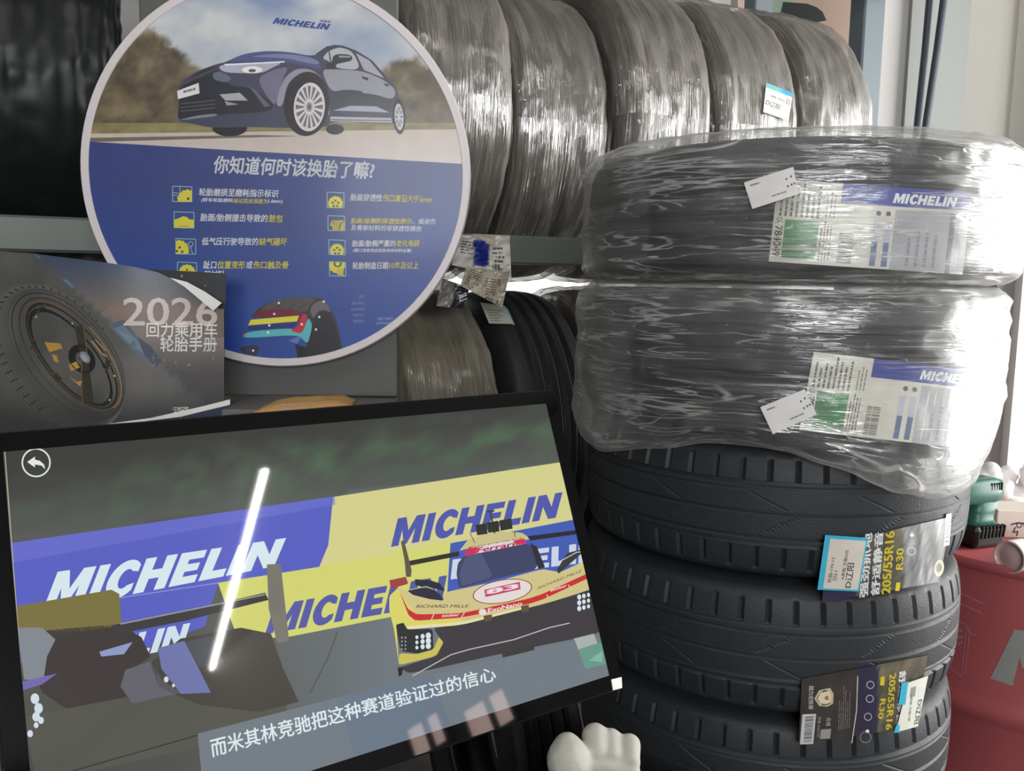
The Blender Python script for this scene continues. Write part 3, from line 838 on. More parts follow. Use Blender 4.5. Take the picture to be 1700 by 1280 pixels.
def white_tag(mapfn, q, parent, layer0=0):
    a = Art(mapfn)
    BL, BR, TR, TL = q
    a.grid([TL, TR, BR, BL], 8, 5, lambda x, y: (226, 222, 220), 0)
    def Q(u0, v0, u1, v1): return [bil(q, u0, v0), bil(q, u1, v0), bil(q, u1, v1), bil(q, u0, v1)]
    a.lines(Q(0.10, 0.78, 0.36, 0.86), 1, (110, 106, 104), 2, 3, fill=0.7)
    a.lines(Q(0.45, 0.18, 0.9, 0.26), 1, (130, 126, 124), 2, 4, fill=0.7)
    for u, v in ((0.80, 0.62), (0.90, 0.66), (0.80, 0.35), (0.88, 0.37), (0.94, 0.38)):
        a.poly(Q(u, v, u + 0.035, v + 0.07), (70, 68, 66), 2)
    o = a.build('paper_tag', MAT['label'], parent); o['label'] = 'small tilted white paper tag'
white_tag(cyl_map(cw1, Zv, RW + 0.017), [(1249, 347), (1326, 322), (1317, 277), (1235, 303)], tw1)
white_tag(cyl_map(cw2, Zv, RW + 0.018), [(1283, 721), (1356, 688), (1336, 646), (1262, 676)], tw2)

# dark size labels on the bare tyres
def lab_bare1():
    mp = cyl_map(bare[0].location, Zv, 0.3112)
    a = Art(mp)
    O = (1372, 904)
    def rect(q, col, l, nx=8, ny=3): a.grid(q, nx, ny, (lambda x, y: col) if not callable(col) else col, l)
    def body(x, y):
        if x < 1420: return (48, 44, 78)
        n = fbm(x * 0.05, y * 0.02, 3)
        if x < 1500: return mixc((62, 62, 60), (120, 116, 96), 0.4 + n)
        return mixc((84, 84, 86), (206, 206, 204), 0.35 + 0.8 * fbm(x * 0.11, y * 0.015, 8))
    rect([(1372, 905), (1578, 858), (1560, 966), (1365, 1000)], body, 0, 40, 10)
    # white block lettering
    a.text('强劲抓地', [(1441, 991), (1449, 884), (1434, 886), (1426, 993)], (230, 230, 232), 3, 0.03)
    a.text('舒适静音', [(1460, 988), (1467, 882), (1452, 884), (1445, 990)], (230, 230, 232), 3, 0.03)
    a.text('205/55R16', [(1478, 986), (1486, 881), (1470, 883), (1463, 987)], (206, 186, 40), 4, 0.03)
    a.text('R30', [(1499, 946), (1501, 909), (1488, 911), (1487, 946)], (206, 190, 40), 4, 0.03)
    a.poly([(1486, 981), (1493, 981), (1495, 967), (1488, 967)], (214, 196, 40), 4)
    a.ring(1513, 915, 6.5, 1.3, (220, 220, 226), 4, 18)
    a.poly([(1510, 889), (1514, 883), (1518, 889), (1514, 892)], (238, 238, 238), 4)
    a.ell(1559, 943, 8, 14, (214, 204, 172), 4, 8)
    rect([(1571, 854), (1580, 852), (1576, 905), (1567, 907)], (226, 226, 224), 3, 2, 4)
    a.bars([(1569, 901), (1575, 900), (1578, 862), (1572, 864)], 10, (70, 70, 70), 5, 2, axis=1)
    a.build('size_label', MAT['label'], bare[0])
    t = Art(cyl_map(bare[0].location, Zv, 0.316))
    q = [(1357, 979), (1426, 982), (1441, 893), (1370, 888)]   # BL BR TR TL
    def Q(u0, v0, u1, v1): return [bil(q, u0, v0), bil(q, u1, v0), bil(q, u1, v1), bil(q, u0, v1)]
    t.grid([q[3], q[2], q[1], q[0]], 8, 6, lambda x, y: (60, 178, 212), 0)
    i0 = Q(0.13, 0.03, 0.965, 0.94)
    t.grid([i0[3], i0[2], i0[1], i0[0]], 8, 6, lambda x, y: (214, 206, 194), 2)
    t.text('D辽阳', [bil(q, 0.80, 0.06), bil(q, 0.79, 0.52), bil(q, 0.62, 0.52), bil(q, 0.63, 0.06)], (40, 38, 36), 4, 0.012)
    t.text('A类胎 万能A区', [bil(q, 0.60, 0.2), bil(q, 0.60, 0.76), bil(q, 0.52, 0.76), bil(q, 0.52, 0.2)], (50, 48, 46), 4, 0.01)
    t.text('轮胎-176·15', [bil(q, 0.30, 0.14), bil(q, 0.31, 0.60), bil(q, 0.22, 0.60), bil(q, 0.21, 0.14)], (50, 48, 46), 4, 0.01)
    t.text('已L1', [bil(q, 0.42, 0.18), bil(q, 0.42, 0.36), bil(q, 0.33, 0.36), bil(q, 0.33, 0.18)], (50, 48, 46), 4, 0.01)
    o = t.build('price_tag', MAT['label'], bare[0]); o['label'] = 'white price tag with bright blue border'
lab_bare1()
def lab_bare2():
    a = Art(cyl_map(bare[1].location, Zv, 0.3112))
    def body(x, y):
        if x < 1424: return mixc((52, 47, 44), (66, 60, 56), 0.5 + fbm(x * 0.03, y * 0.03, 1))
        if x < 1458: return (44, 42, 66)
        return mixc((70, 66, 58), (126, 116, 92), 0.4 + fbm(x * 0.06, y * 0.03, 5))
    a.grid([(1331, 1127), (1540, 1088), (1520, 1206), (1326, 1236)], 44, 10, body, 0)
    # barcode and small print at the left end
    a.grid([(1332, 1186), (1355, 1185), (1350, 1235), (1328, 1236)], 3, 4, lambda x, y: (206, 206, 204), 2)
    a.bars([(1334, 1232), (1347, 1231), (1351, 1189), (1337, 1190)], 20, (60, 60, 62), 4, 9, axis=1)
    a.text('回力无忧保', [(1341, 1139), (1340, 1177), (1347, 1177), (1348, 1139)][::1], (214, 212, 206), 4, 0.02) if False else a.text('回力无忧保', [(1343, 1139), (1342, 1178), (1350, 1178), (1351, 1139)], (214, 212, 206), 4, 0.02)
    a.poly([(1352, 1160), (1360, 1146), (1378, 1142), (1384, 1152), (1383, 1168), (1374, 1173), (1360, 1172)], (202, 190, 152), 3)
    a.poly([(1357, 1160), (1363, 1150), (1377, 1147), (1380, 1154), (1379, 1166), (1372, 1169), (1362, 1168)], (220, 214, 180), 4)
    a.poly([(1369, 1157), (1375, 1155), (1376, 1162), (1370, 1162)], (188, 96, 88), 5)
    a.grid([(1363, 1211), (1380, 1210), (1378, 1226), (1361, 1227)], 2, 2, lambda x, y: (150, 152, 146), 3)
    a.text('合格', [(1380, 1191), (1378, 1207), (1372, 1207), (1374, 1191)][:0] + [(1372, 1191), (1371, 1206), (1379, 1206), (1380, 1191)], (190, 188, 182), 4, 0.01)
    a.text('质量 SA66182', [(1358, 1190), (1356, 1224), (1361, 1224), (1363, 1190)], (170, 168, 164), 4, 0.01)
    a.lines([(1391, 1212), (1412, 1208), (1414, 1136), (1393, 1138)], 6, (132, 126, 120), 3, 21, axis=0, fill=0.3)
    a.line([(1424, 1122), (1422, 1180), (1414, 1234)], 1.6, (196, 194, 192), 4)
    for (x, y) in ((1445, 1137), (1444, 1160), (1441, 1190)):
        a.ring(x, y, 6, 1.2, (188, 188, 200), 4, 16)
    a.ring(1437, 1224, 9, 1.0, (150, 150, 158), 4, 18); a.ell(1440, 1214, 3, 3, (236, 236, 236), 4, n=10)
    a.poly([(1462, 1124), (1469, 1123), (1468, 1138), (1461, 1138)], (206, 190, 40), 4)
    a.text('R30', [(1462, 1160), (1457, 1193), (1466, 1194), (1471, 1160)], (206, 190, 40), 4, 0.03)
    a.text('205/55R16', [(1477, 1119), (1470, 1212), (1481, 1212), (1488, 1117)], (206, 186, 44), 4, 0.03)
    a.text('舒适静音', [(1493, 1114), (1487, 1206), (1498, 1204), (1505, 1112)], (228, 228, 228), 4, 0.03)
    a.build('size_label', MAT['label'], bare[1])
    t = Art(cyl_map(bare[1].location, Zv, 0.315))
    t.grid([(1508, 1133), (1541, 1122), (1524, 1206), (1487, 1216)], 8, 6, lambda x, y: (222, 222, 212), 0)
    t.grid([(1497, 1135), (1508, 1131), (1503, 1170), (1492, 1170)], 3, 3, lambda x, y: (58, 176, 208), 1)
    t.grid([(1488, 1204), (1494, 1203), (1493, 1216), (1484, 1217)], 2, 2, lambda x, y: (58, 176, 208), 1)
    t.text('D辽阳', [(1524, 1163), (1517, 1203), (1525, 1201), (1532, 1160)], (60, 58, 54), 3, 0.012)
    t.text('A类胎 万能A区', [(1512, 1152), (1507, 1198), (1511, 1198), (1516, 1152)], (110, 108, 100), 3, 0.01)
    t.poly([(1512, 1142), (1521, 1139), (1519, 1156), (1510, 1158)], (150, 150, 140), 2)
    o = t.build('price_tag', MAT['label'], bare[1]); o['label'] = 'white price tag with blue strip, upside down'
lab_bare2()

# ------------------------------------------------------------------ round sign on its stand
YAW = math.radians(3)
Su = Vector((math.cos(YAW), math.sin(YAW), 0)); Sn = Vector((math.sin(YAW), -math.cos(YAW), 0))
S0 = at(461, 290, 1.25); SR = 0.281
RSg = frame_rot(Su, -Sn, Zv)
stand = thing('sign_stand', Vector((S0.x, S0.y + 0.05, 0)) , 'tall sign stand with a round blue and photo-printed tyre advice board above a tray', 'sign')
MS = Matrix.Translation(S0) @ frame_rot(Su, Zv, Sn).to_4x4()
bm = bmesh.new()
bm_lathe(bm, [(0.0001, -0.022), (SR, -0.022), (SR + 0.001, -0.020), (SR + 0.001, -0.002), (SR - 0.001, 0.002), (SR - 0.011, 0.002), (SR - 0.012, 0.0), (0.0001, 0.0)], 128, MS)
disc = link('round_board', from_bm(bm, 'round_board'), MAT['rim'], stand)
disc['label'] = 'round board with a pale rim'
sp = plane_map(S0 + Sn * 0.0004, Sn)
circle = [proj(S0 + Su * ((SR - 0.0115) * math.cos(t)) + Zv * ((SR - 0.0115) * math.sin(t))) for t in [2 * math.pi * k / 120 for k in range(120)]]
a = Art(sp, circle)
def sky_col(x, y):
    c = mixc((120, 138, 178), (186, 192, 198), (y + 30) / 190)
    return mixc(c, (204, 206, 208), 0.5 + 0.9 * fbm(x * 0.006, y * 0.012, 2))
def tree_col(x, y):
    return mixc((78, 70, 54), (132, 118, 92), 0.42 + 0.8 * fbm(x * 0.022, y * 0.03, 5) + 0.2 * fbm(x * 0.09, y * 0.09, 2))
tl = [(100, 110), (140, 90), (180, 76), (215, 62), (250, 48), (262, 52), (276, 68), (294, 80), (312, 98), (330, 108), (350, 140), (372, 168), (420, 215), (440, 400), (560, 400), (600, 200), (630, 120), (652, 104), (668, 98), (690, 96), (704, 106), (724, 116), (746, 130), (770, 140), (810, 150)]
def tree_top(x):
    for (xa, ya), (xb, yb) in zip(tl, tl[1:]):
        if xa <= x <= xb: return ya + (yb - ya) * (x - xa) / (xb - xa)
    return 400
def photo_col(x, y):
    ed = tree_top(x) + 9 * fbm(x * 0.07, y * 0.07, 8)
    return mixc(sky_col(x, y), tree_col(x, y), (y - ed + 6) / 14)
a.grid([(120, -60), (800, -60), (800, 232), (120, 232)], 150, 66, photo_col, 0)
a.grid([(140, 204), (790, 204), (790, 230), (140, 230)], 40, 3, lambda x, y: mixc((150, 142, 96), (122, 108, 74), 0.5 + fbm(x * 0.03, y * 0.1, 9)), 3)
a.grid([(140, 222), (800, 214), (800, 290), (140, 250)], 30, 6, lambda x, y: mixc((196, 182, 172), (206, 194, 190), (y - 215) / 60), 4)
a.poly([(140, 229), (430, 224), (500, 226), (140, 236)], (112, 104, 92), 5)
# blue lower field
def blue_col(x, y):
    return mixc((58, 68, 122), (46, 78, 158), (y - 240) / 360 + 0.25 * fbm(x * 0.012, y * 0.012, 4))
a.grid([(130, 234), (800, 274), (800, 640), (130, 640)], 40, 30, blue_col, 6)
# the car photograph
def z7(pts): return [(280 + x / 4.146, 70 + y / 4.146) for x, y in pts]
def cp(pts, col, l): a.poly(chaikin(z7(pts)), col, l)
def ce(x, y, rx, ry, col, l, rot=0): a.ell(280 + x / 4.146, 70 + y / 4.146, rx / 4.146, ry / 4.146, col, l, rot)
ce(420, 592, 120, 56, (28, 25, 32), 7); ce(1145, 600, 62, 36, (34, 30, 36), 7)
cp([(60, 335), (95, 270), (180, 205), (330, 150), (390, 138), (500, 85), (650, 60), (820, 65), (1000, 100), (1080, 45), (1130, 22), (1200, 28), (1290, 62), (1400, 130), (1500, 245), (1572, 330), (1600, 430), (1560, 560), (1530, 562), (1110, 548), (1100, 585), (800, 592), (540, 582), (300, 592), (170, 562), (55, 545), (75, 430)], (66, 66, 88), 8)
cp([(390, 138), (500, 85), (650, 60), (820, 65), (1000, 104), (1060, 180), (1000, 175), (820, 135), (560, 132)], (78, 82, 134), 9)
cp([(560, 100), (700, 80), (860, 84), (1000, 112), (1050, 150), (980, 150), (820, 110), (640, 104)], (122, 126, 158), 10)
cp([(60, 335), (180, 215), (330, 160), (340, 215), (420, 300), (560, 310), (700, 400), (725, 440), (690, 480), (330, 500), (55, 545), (75, 430)], (36, 38, 48), 10)
cp([(100, 270), (330, 170), (335, 190), (110, 290)], (70, 66, 72), 11)
cp([(300, 210), (360, 200), (440, 250), (400, 280), (310, 260)], (96, 106, 122), 11)
cp([(340, 172), (380, 152), (800, 134), (705, 180), (640, 214), (520, 214), (380, 208)], (176, 176, 194), 11)
ce(575, 190, 70, 24, (240, 238, 232), 12); ce(575, 196, 26, 12, (96, 92, 100), 13)
cp([(380, 150), (800, 130), (796, 140), (390, 162)], (230, 230, 236), 12)
cp([(600, 250), (720, 190), (830, 165), (780, 260), (750, 400), (720, 440)], (116, 110, 136), 10)
cp([(740, 440), (756, 340), (800, 240), (880, 180), (985, 186), (1060, 250), (1100, 340), (1110, 500), (1085, 500), (1050, 300), (960, 215), (880, 225), (815, 290), (786, 440)], (150, 146, 164), 11)
cp([(350, 360), (490, 348), (545, 402), (390, 402)], (172, 170, 178), 11); cp([(385, 406), (482, 428), (400, 436)], (158, 156, 160), 11)
cp([(550, 300), (600, 330), (700, 440), (660, 445)], (98, 94, 112), 11)
for yy in (420, 446, 472): cp([(80, yy), (320, yy - 24), (320, yy - 16), (80, yy + 8)], (86, 80, 82), 11)
cp([(60, 540), (170, 508), (330, 490), (335, 508), (170, 528)], (126, 132, 136), 11)
cp([(1050, 190), (1130, 186), (1330, 196), (1480, 258), (1568, 330), (1545, 400), (1400, 352), (1150, 342), (1105, 320)], (152, 152, 164), 10)
cp([(1110, 345), (1220, 325), (1330, 335), (1345, 360), (1450, 365), (1545, 410), (1535, 480), (1120, 460)], (58, 62, 70), 11)
cp([(1130, 470), (1250, 438), (1430, 442), (1520, 484)], (168, 166, 190), 12)
cp([(1112, 512), (1532, 522), (1537, 556), (1115, 545)], (178, 174, 178), 12)
cp([(1120, 530), (1532, 538), (1532, 544), (1120, 538)], (96, 92, 98), 13)
cp([(1010, 82), (1090, 28), (1140, 20), (1066, 98)], (58, 62, 72), 10)
cp([(1055, 112), (1100, 60), (1180, 32), (1270, 66), (1325, 192), (1160, 182), (1108, 132)], (178, 182, 188), 11)
cp([(1100, 66), (1108, 62), (1120, 130), (1110, 134)], (52, 54, 62), 12)
cp([(1288, 74), (1380, 125), (1484, 248), (1345, 192)], (170, 166, 178), 11)
a.line(z7([(1275, 62), (1330, 192)]), 2.2, (60, 62, 70), 12)
a.line(z7([(1130, 22), (1200, 28), (1290, 62), (1400, 130), (1500, 248)]), 2.0, (54, 56, 64), 12)
cp([(1128, 100), (1160, 80), (1258, 86), (1268, 125), (1200, 142), (1152, 150), (1150, 186), (1085, 182), (1080, 150), (1128, 132)], (44, 42, 50), 13)
cp([(1172, 92), (1250, 95), (1252, 106), (1172, 106)], (150, 150, 158), 14)
cp([(1328, 234), (1376, 246), (1370, 264), (1334, 252)], (48, 46, 54), 13); cp([(1482, 282), (1516, 290), (1514, 304), (1490, 300)], (48, 46, 54), 13)
ce(950, 425, 158, 222, (40, 34, 42), 13, 4); ce(945, 440, 150, 200, (30, 25, 32), 14, 4)
ce(968, 446, 107, 168, (214, 208, 212), 15, 4)
for k in range(16):
    t = k * 2 * math.pi / 16
    pts = []
    for (rr, dt) in ((0.34, 0.07), (0.90, 0.115), (0.90, -0.115), (0.34, -0.07)):
        pts.append((968 + 104 * rr * math.cos(t + dt), 446 + 163 * rr * math.sin(t + dt)))
    cp(pts, (112, 104, 110), 16)
ce(968, 446, 22, 34, (150, 144, 150), 17); ce(968, 446, 10, 16, (90, 84, 90), 18)
ce(1585, 512, 44, 122, (30, 26, 32), 13, -4); ce(1586, 514, 30, 92, (196, 190, 194), 14, -4)
for k in range(10):
    t = k * 2 * math.pi / 10
    cp([(1586 + 28 * rr * math.cos(t + dt), 514 + 86 * rr * math.sin(t + dt)) for rr, dt in ((0.3, 0.1), (0.85, 0.16), (0.85, -0.16), (0.3, -0.1))], (110, 104, 110), 15)
cp([(58, 336), (206, 280), (213, 352), (64, 392)], (224, 221, 222), 14)
a.word(z7([(102, 352), (186, 328), (184, 312), (98, 334)]), (60, 54, 84), 15)
# wordmark at the top
a.word([(452, 39), (546, 50), (549, 40), (456, 29)], (52, 70, 142), 8)
a.tline('米其林', (531, 36.5), (549, 38.5), 4.5, (66, 80, 140), 8)
# headline and the advice rows
WH, YE = (242, 244, 248), (238, 226, 70)
a.tline('你知道何时该换胎了嘛?', (354, 288), (621, 298), 30, WH, 9, 0.022, 0.12, up=(0.05, -1))
def row(parts, p0, p1, h, l=9):
    wt = lambda t: sum(0.5 if ord(ch) < 128 else 1.0 for ch in t)
    tot = sum(wt(t) for t, c in parts); k = 0
    for t, c in parts:
        u0 = k / tot; k += wt(t); u1 = k / tot - 0.08 / tot
        a.tline(t, (p0[0] + (p1[0] - p0[0]) * u0, p0[1] + (p1[1] - p0[1]) * u0), (p0[0] + (p1[0] - p0[0]) * u1, p0[1] + (p1[1] - p0[1]) * u1), h, c, l, 0.022, 0.12)
row([('轮胎磨损至磨耗指示标识', WH)], (330, 325), (463, 328), 13)
row([('(轿车轮胎磨耗', WH), ('标记花纹深度为', YE), ('1.6mm)', WH)], (334, 336), (470, 339), 8)
row([('胎面/胎侧撞击导致的', WH), ('鼓包', YE)], (332, 367), (470, 369.5), 13)
row([('低气压行驶导致的', WH), ('缺气碾坏', YE)], (335, 407), (478, 408), 13)
row([('趾口', WH), ('位置变形', YE), ('或', WH), ('伤口触及骨', YE)], (337, 446), (480, 446.5), 13)
row([('架材料', WH)], (338, 461), (373, 461), 12)
row([('胎面穿透性', WH), ('伤口直径大于6mm', YE)], (581, 333), (717, 337), 12)
row([('胎肩/胎侧的穿透性损伤', YE), ('、或者伤', WH)], (582, 371), (724, 372.5), 9.5)
row([('及骨架材料的非穿透性损伤', WH)], (582, 382.5), (701, 384.5), 9.5)
row([('胎面/胎侧严重的', WH), ('老化龟裂', YE)], (584, 409.5), (697, 409.5), 11)
row([('(裂口深度到达轮胎骨架材料位置)', WH)], (586, 419.5), (684, 420), 7)
row([('轮胎制造日期', WH), ('10年及以上', YE)], (585, 447), (696, 446.5), 12)
def icon(x, y, wd, h, kind):
    o = [(x - wd / 2, y - h / 2), (x + wd / 2, y - h / 2 + 1.2), (x + wd / 2, y + h / 2), (x - wd / 2, y + h / 2 - 0.6)]
    old = a.clip
    a.line(o + [o[0]], 1.2, (150, 190, 190), 9)
    a.clip = o
    DK = (52, 62, 110)
    def gear(cx, cy, r, n=14):
        pts = []
        for k in range(n * 2):
            rr = r * (1.0 if k % 2 else 0.9); t = math.pi * k / n
            pts.append((cx + rr * math.cos(t), cy + rr * math.sin(t)))
        a.poly(pts, (214, 204, 62), 10)
    if kind == 0:
        gear(x + 9, y + 10, 18); a.ell(x + 10, y + 8, 2.4, 2.4, DK, 11, n=10)
        a.line([(x - 16, y - 2), (x - 3, y - 1)], 1.2, (150, 190, 190), 10); a.line([(x - 16, y + 2), (x - 4, y + 3)], 1.2, (150, 190, 190), 10)
        a.line([(x - 4, y - 14), (x - 3, y - 2)], 1.2, (150, 190, 190), 10)
    elif kind == 1:
        a.poly([(x - 17, y + 14), (x - 17, y), (x - 8, y - 3), (x - 2, y - 6), (x + 4, y - 5), (x + 9, y - 1), (x + 17, y), (x + 17, y + 14)], (214, 204, 62), 10)
        a.line([(x - 9, y + 11), (x, y + 10), (x + 9, y + 11)], 0.9, (110, 104, 60), 11)
    elif kind == 2:
        gear(x - 11, y + 6, 17)
        for dx, dy in ((-10, 2), (-6, 9), (-15, 8)): a.ell(x + dx, y + dy, 2.2, 2.2, DK, 11, n=8)
        a.ring(x + 8, y - 4, 4, 1.2, (150, 190, 170), 10, 14); a.line([(x + 8, y), (x + 9, y + 6), (x + 12, y + 12)], 1.2, (150, 190, 170), 10)
    elif kind == 3:
        gear(x, y + 6, wd * 0.46)
        for t in (-90, -18, 54, 126, 198):
            a.ell(x + 5 * math.cos(math.radians(t)), y + 6 + 5 * math.sin(math.radians(t)), 1.9, 1.9, DK, 11, n=8)
    elif kind == 4:
        a.poly([(x - 8, y - 4), (x + 13, y - 5), (x + 13, y + 13), (x - 6, y + 13)], (190, 178, 56), 10)
        a.poly([(x - 9, y - 2), (x - 5, y - 6), (x - 3, y), (x - 2, y + 6), (x - 6, y + 4), (x - 10, y + 5)], (220, 208, 70), 10)
        for k in range(3): a.line([(x - 3 + 4 * k, y - 3), (x - 3 + 4 * k, y + 12)], 0.8, (110, 104, 60), 11)
        a.line([(x + 4, y + 12), (x + 8, y), (x + 13, y - 3)], 1.4, DK, 11)
    else:
        gear(x - 1, y - 6, 14); a.ell(x, y - 9, 7, 6, DK, 11, n=14); a.ell(x, y - 9, 4, 4, (214, 204, 62), 12, n=12)
        a.ell(x + 4, y + 5, 6, 6, (200, 190, 56), 12, n=14); a.line([(x + 7, y + 9), (x + 13, y + 14)], 2.5, (206, 196, 58), 12)
    a.clip = old
icon(302.5, 322, 32, 26, 0); icon(305.5, 365, 33, 27, 1); icon(308.5, 409, 33, 26, 2); icon(310.5, 447, 32, 24, 3)
icon(557, 332, 28, 26, 3); icon(558.5, 370.5, 28, 25, 4); icon(559.5, 410.5, 27, 25, 3); icon(560.5, 446.5, 27, 24, 5)
# cut-away tyre picture
def z5(pts): return [(380 + x / 5.667, 470 + y / 5.667) for x, y in pts]
def tp(pts, col, l): a.poly(chaikin(z5(pts), 2), col, l)
tp([(200, 340), (240, 270), (330, 200), (470, 150), (640, 130), (830, 135), (900, 155), (960, 250), (1020, 370), (1050, 520), (1085, 700), (1060, 800), (640, 800), (640, 650), (610, 560), (740, 560), (780, 420), (740, 300), (560, 250)], (58, 52, 58), 9)
tp([(270, 260), (340, 200), (470, 152), (640, 132), (830, 140), (760, 200), (730, 280), (560, 245)], (84, 76, 78), 10)
for x0 in (360, 500, 620, 720): tp([(x0, 190), (x0 + 14, 186), (x0 - 60, 256), (x0 - 76, 258)], (60, 54, 58), 11)
tp([(760, 250), (800, 190), (870, 160), (930, 200), (965, 280), (900, 250), (840, 260), (790, 340)], (108, 100, 106), 10)
tp([(780, 400), (850, 270), (930, 260), (1000, 380), (1040, 560), (1050, 800), (640, 800), (720, 600), (750, 560)], (42, 38, 44), 11)
tp([(620, 560), (740, 600), (730, 640), (640, 800), (650, 680)], (34, 32, 40), 12)
tp([(215, 330), (260, 270), (420, 245), (560, 243), (720, 285), (745, 305), (690, 480), (590, 450), (600, 425), (630, 430), (650, 370), (660, 310)], (112, 34, 50), 12)
tp([(640, 420), (690, 290), (745, 300), (690, 480), (595, 452), (592, 432)], (196, 44, 54), 13)
tp([(205, 345), (660, 305), (640, 360), (180, 398)], (222, 214, 58), 13)
tp([(180, 400), (640, 362), (628, 400), (600, 425), (170, 450)], (48, 48, 118), 13)
tp([(165, 455), (590, 422), (592, 452), (690, 480), (745, 318), (782, 380), (778, 440), (740, 580), (680, 510), (600, 488), (115, 522)], (92, 182, 190), 14)
tp([(128, 480), (158, 462), (156, 486), (130, 492)], (196, 44, 54), 15)
tp([(120, 525), (600, 490), (680, 515), (735, 580), (735, 610), (610, 565), (560, 560), (120, 560)], (44, 76, 150), 13)
tp([(560, 545), (640, 505), (680, 520), (640, 570)], (98, 118, 178), 14)
tp([(90, 600), (290, 575), (270, 660), (225, 735), (210, 700), (130, 660)], (56, 58, 76), 12)
for x, y in ((470, 187), (892, 174), (426, 290), (380, 398), (686, 387), (850, 319), (820, 436), (367, 465), (710, 724), (228, 635)):
    px_, py_ = z5([(x, y)])[0]; a.ell(px_, py_, 2.0, 2.0, (236, 236, 238), 17, n=12)
for t, (x0, x1_, y) in zip(('胎冠', '胎肩 侧边', '胎体帘线层', '胎侧 趾口', '胎唇钢丝'), ((1226, 1276, 128), (1158, 1270, 190), (1148, 1278, 248), (1166, 1280, 302), (1168, 1270, 358))):
    p, q_ = z5([(x0, y + 13), (x1_, y + 11)]); a.tline(t, p, q_, 4.6, (150, 170, 214), 9, 0.02)
p, q_ = z5([(1395, 350), (1548, 348)]); a.tline('扫描了解更多', p, q_, 5.0, (164, 182, 220), 9, 0.02)
p, q_ = z5([(1385, 392), (1560, 390)]); a.tline('米其林轮胎养护', p, q_, 5.0, (164, 182, 220), 9, 0.02)
a.build('printed_face', MAT['sign'], disc)
def sgn(px_, py_, out):      # point on a plane parallel to the sign
    return on_plane(px_, py_, S0 + Sn * out, Sn)
pL = sgn(243, 300, -0.030); pR = sgn(661, 300, -0.030)
sx0 = (pL - S0).dot(Su); sx1 = (pR - S0).dot(Su); sxm = (sgn(392, 640, 0.03) - S0).dot(Su)
zt = sgn(600, 659, -0.02).z
bm = bmesh.new(); bm_box(bm, S0 + Su * ((sx0 + sx1) / 2) - Sn * 0.033 + Zv * (((2.02 + zt) / 2) - S0.z), (sx1 - sx0, 0.02, 2.02 - zt), RSg, 0.002, 1)
link('back_board', from_bm(bm, 'back_board'), MAT['board'], stand)
bm = bmesh.new(); bm_box(bm, S0 + Su * ((sxm + sx1) / 2) + Sn * 0.035 + Zv * (zt - 0.010 - S0.z), (sx1 - sxm, 0.15, 0.016), RSg, 0.002, 1)
link('tray', from_bm(bm, 'tray'), MAT['tray'], stand)
bm = bmesh.new(); bm_box(bm, S0 + Su * ((sx0 + sx1) / 2) - Sn * 0.033 + Zv * (zt / 2 - S0.z), (0.16, 0.04, zt - 0.02), RSg, 0.003, 1)
link('post', from_bm(bm, 'post'), MAT['board'], stand)
bm = bmesh.new(); bm_box(bm, S0 + Su * ((sx0 + sx1) / 2) - Sn * 0.02 + Zv * (0.01 - S0.z), (0.46, 0.20, 0.02), RSg, 0.004, 1)
link('base_plate',  from_bm(bm, 'base_plate'), MAT['black'], stand)
zb_ = sgn(100, 742, 0.10).z - 0.012
bm = bmesh.new(); bm_box(bm, S0 + Su * (sx0 - 0.10) + Sn * 0.062 + Zv * (zb_ - 0.007 - S0.z), (0.44, 0.16, 0.012), RSg, 0.002, 1)
bm_box(bm, S0 + Su * (sx0 + 0.06) - Sn * 0.012 + Zv * (zb_ + 0.03 - S0.z), (0.10, 0.02, 0.09), RSg, 0.002, 1)
o = link('booklet_ledge', from_bm(bm, 'booklet_ledge'), MAT['tray'], stand)
# kraft packet lying on the tray
kz = zt - 0.002
pk = thing('paper_packet', at_z(506, 680, kz), 'flat brown kraft paper packet lying on the tray below the round sign', 'packet')
bm = bmesh.new()
c0, c1 = at_z(428, 682, kz), at_z(586, 672, kz)
nx_, ny_ = 14, 6
du = (c1 - c0); dv = -Sn * 0.075
gv = {}
for i in range(nx_ + 1):
    for j in range(ny_ + 1):
        for s_ in (0, 1):
            u, v = i / nx_, j / ny_
            e = min(1.0, min(u, 1 - u, v, 1 - v) * 6)
            h = 0.002 + 0.008 * e * (1 + 0.5 * fbm(u * 3, v * 2, 1)) if s_ else 0.001
            gv[i, j, s_] = bm.verts.new(c0 + du * u + dv * (v - 0.35) + Zv * h)
for i in range(nx_):
    for j in range(ny_):
        bm.faces.new((gv[i, j, 1], gv[i + 1, j, 1], gv[i + 1, j + 1, 1], gv[i, j + 1, 1]))
        bm.faces.new((gv[i, j, 0], gv[i, j + 1, 0], gv[i + 1, j + 1, 0], gv[i + 1, j, 0]))
for i in range(nx_):
    for j in (0, ny_): bm.faces.new((gv[i, j, 0], gv[i + 1, j, 0], gv[i + 1, j, 1], gv[i, j, 1]))
for j in range(ny_):
    for i in (0, nx_): bm.faces.new((gv[i, j, 0], gv[i, j + 1, 0], gv[i, j + 1, 1], gv[i, j, 1]))
link('packet_body', from_bm(bm, 'packet_body', True), MAT['kraft'], pk)
a = Art(lambda x, y, o: at_z(x, y, kz + 0.0145 + o))
a.lines([(462, 676), (530, 671), (528, 667), (462, 671)], 2, (222, 206, 168), 1, 4)
a.poly([(466, 681), (482, 680), (482, 678), (466, 679)], (226, 222, 210), 1)
a.build('packet_print', MAT['label'], pk)

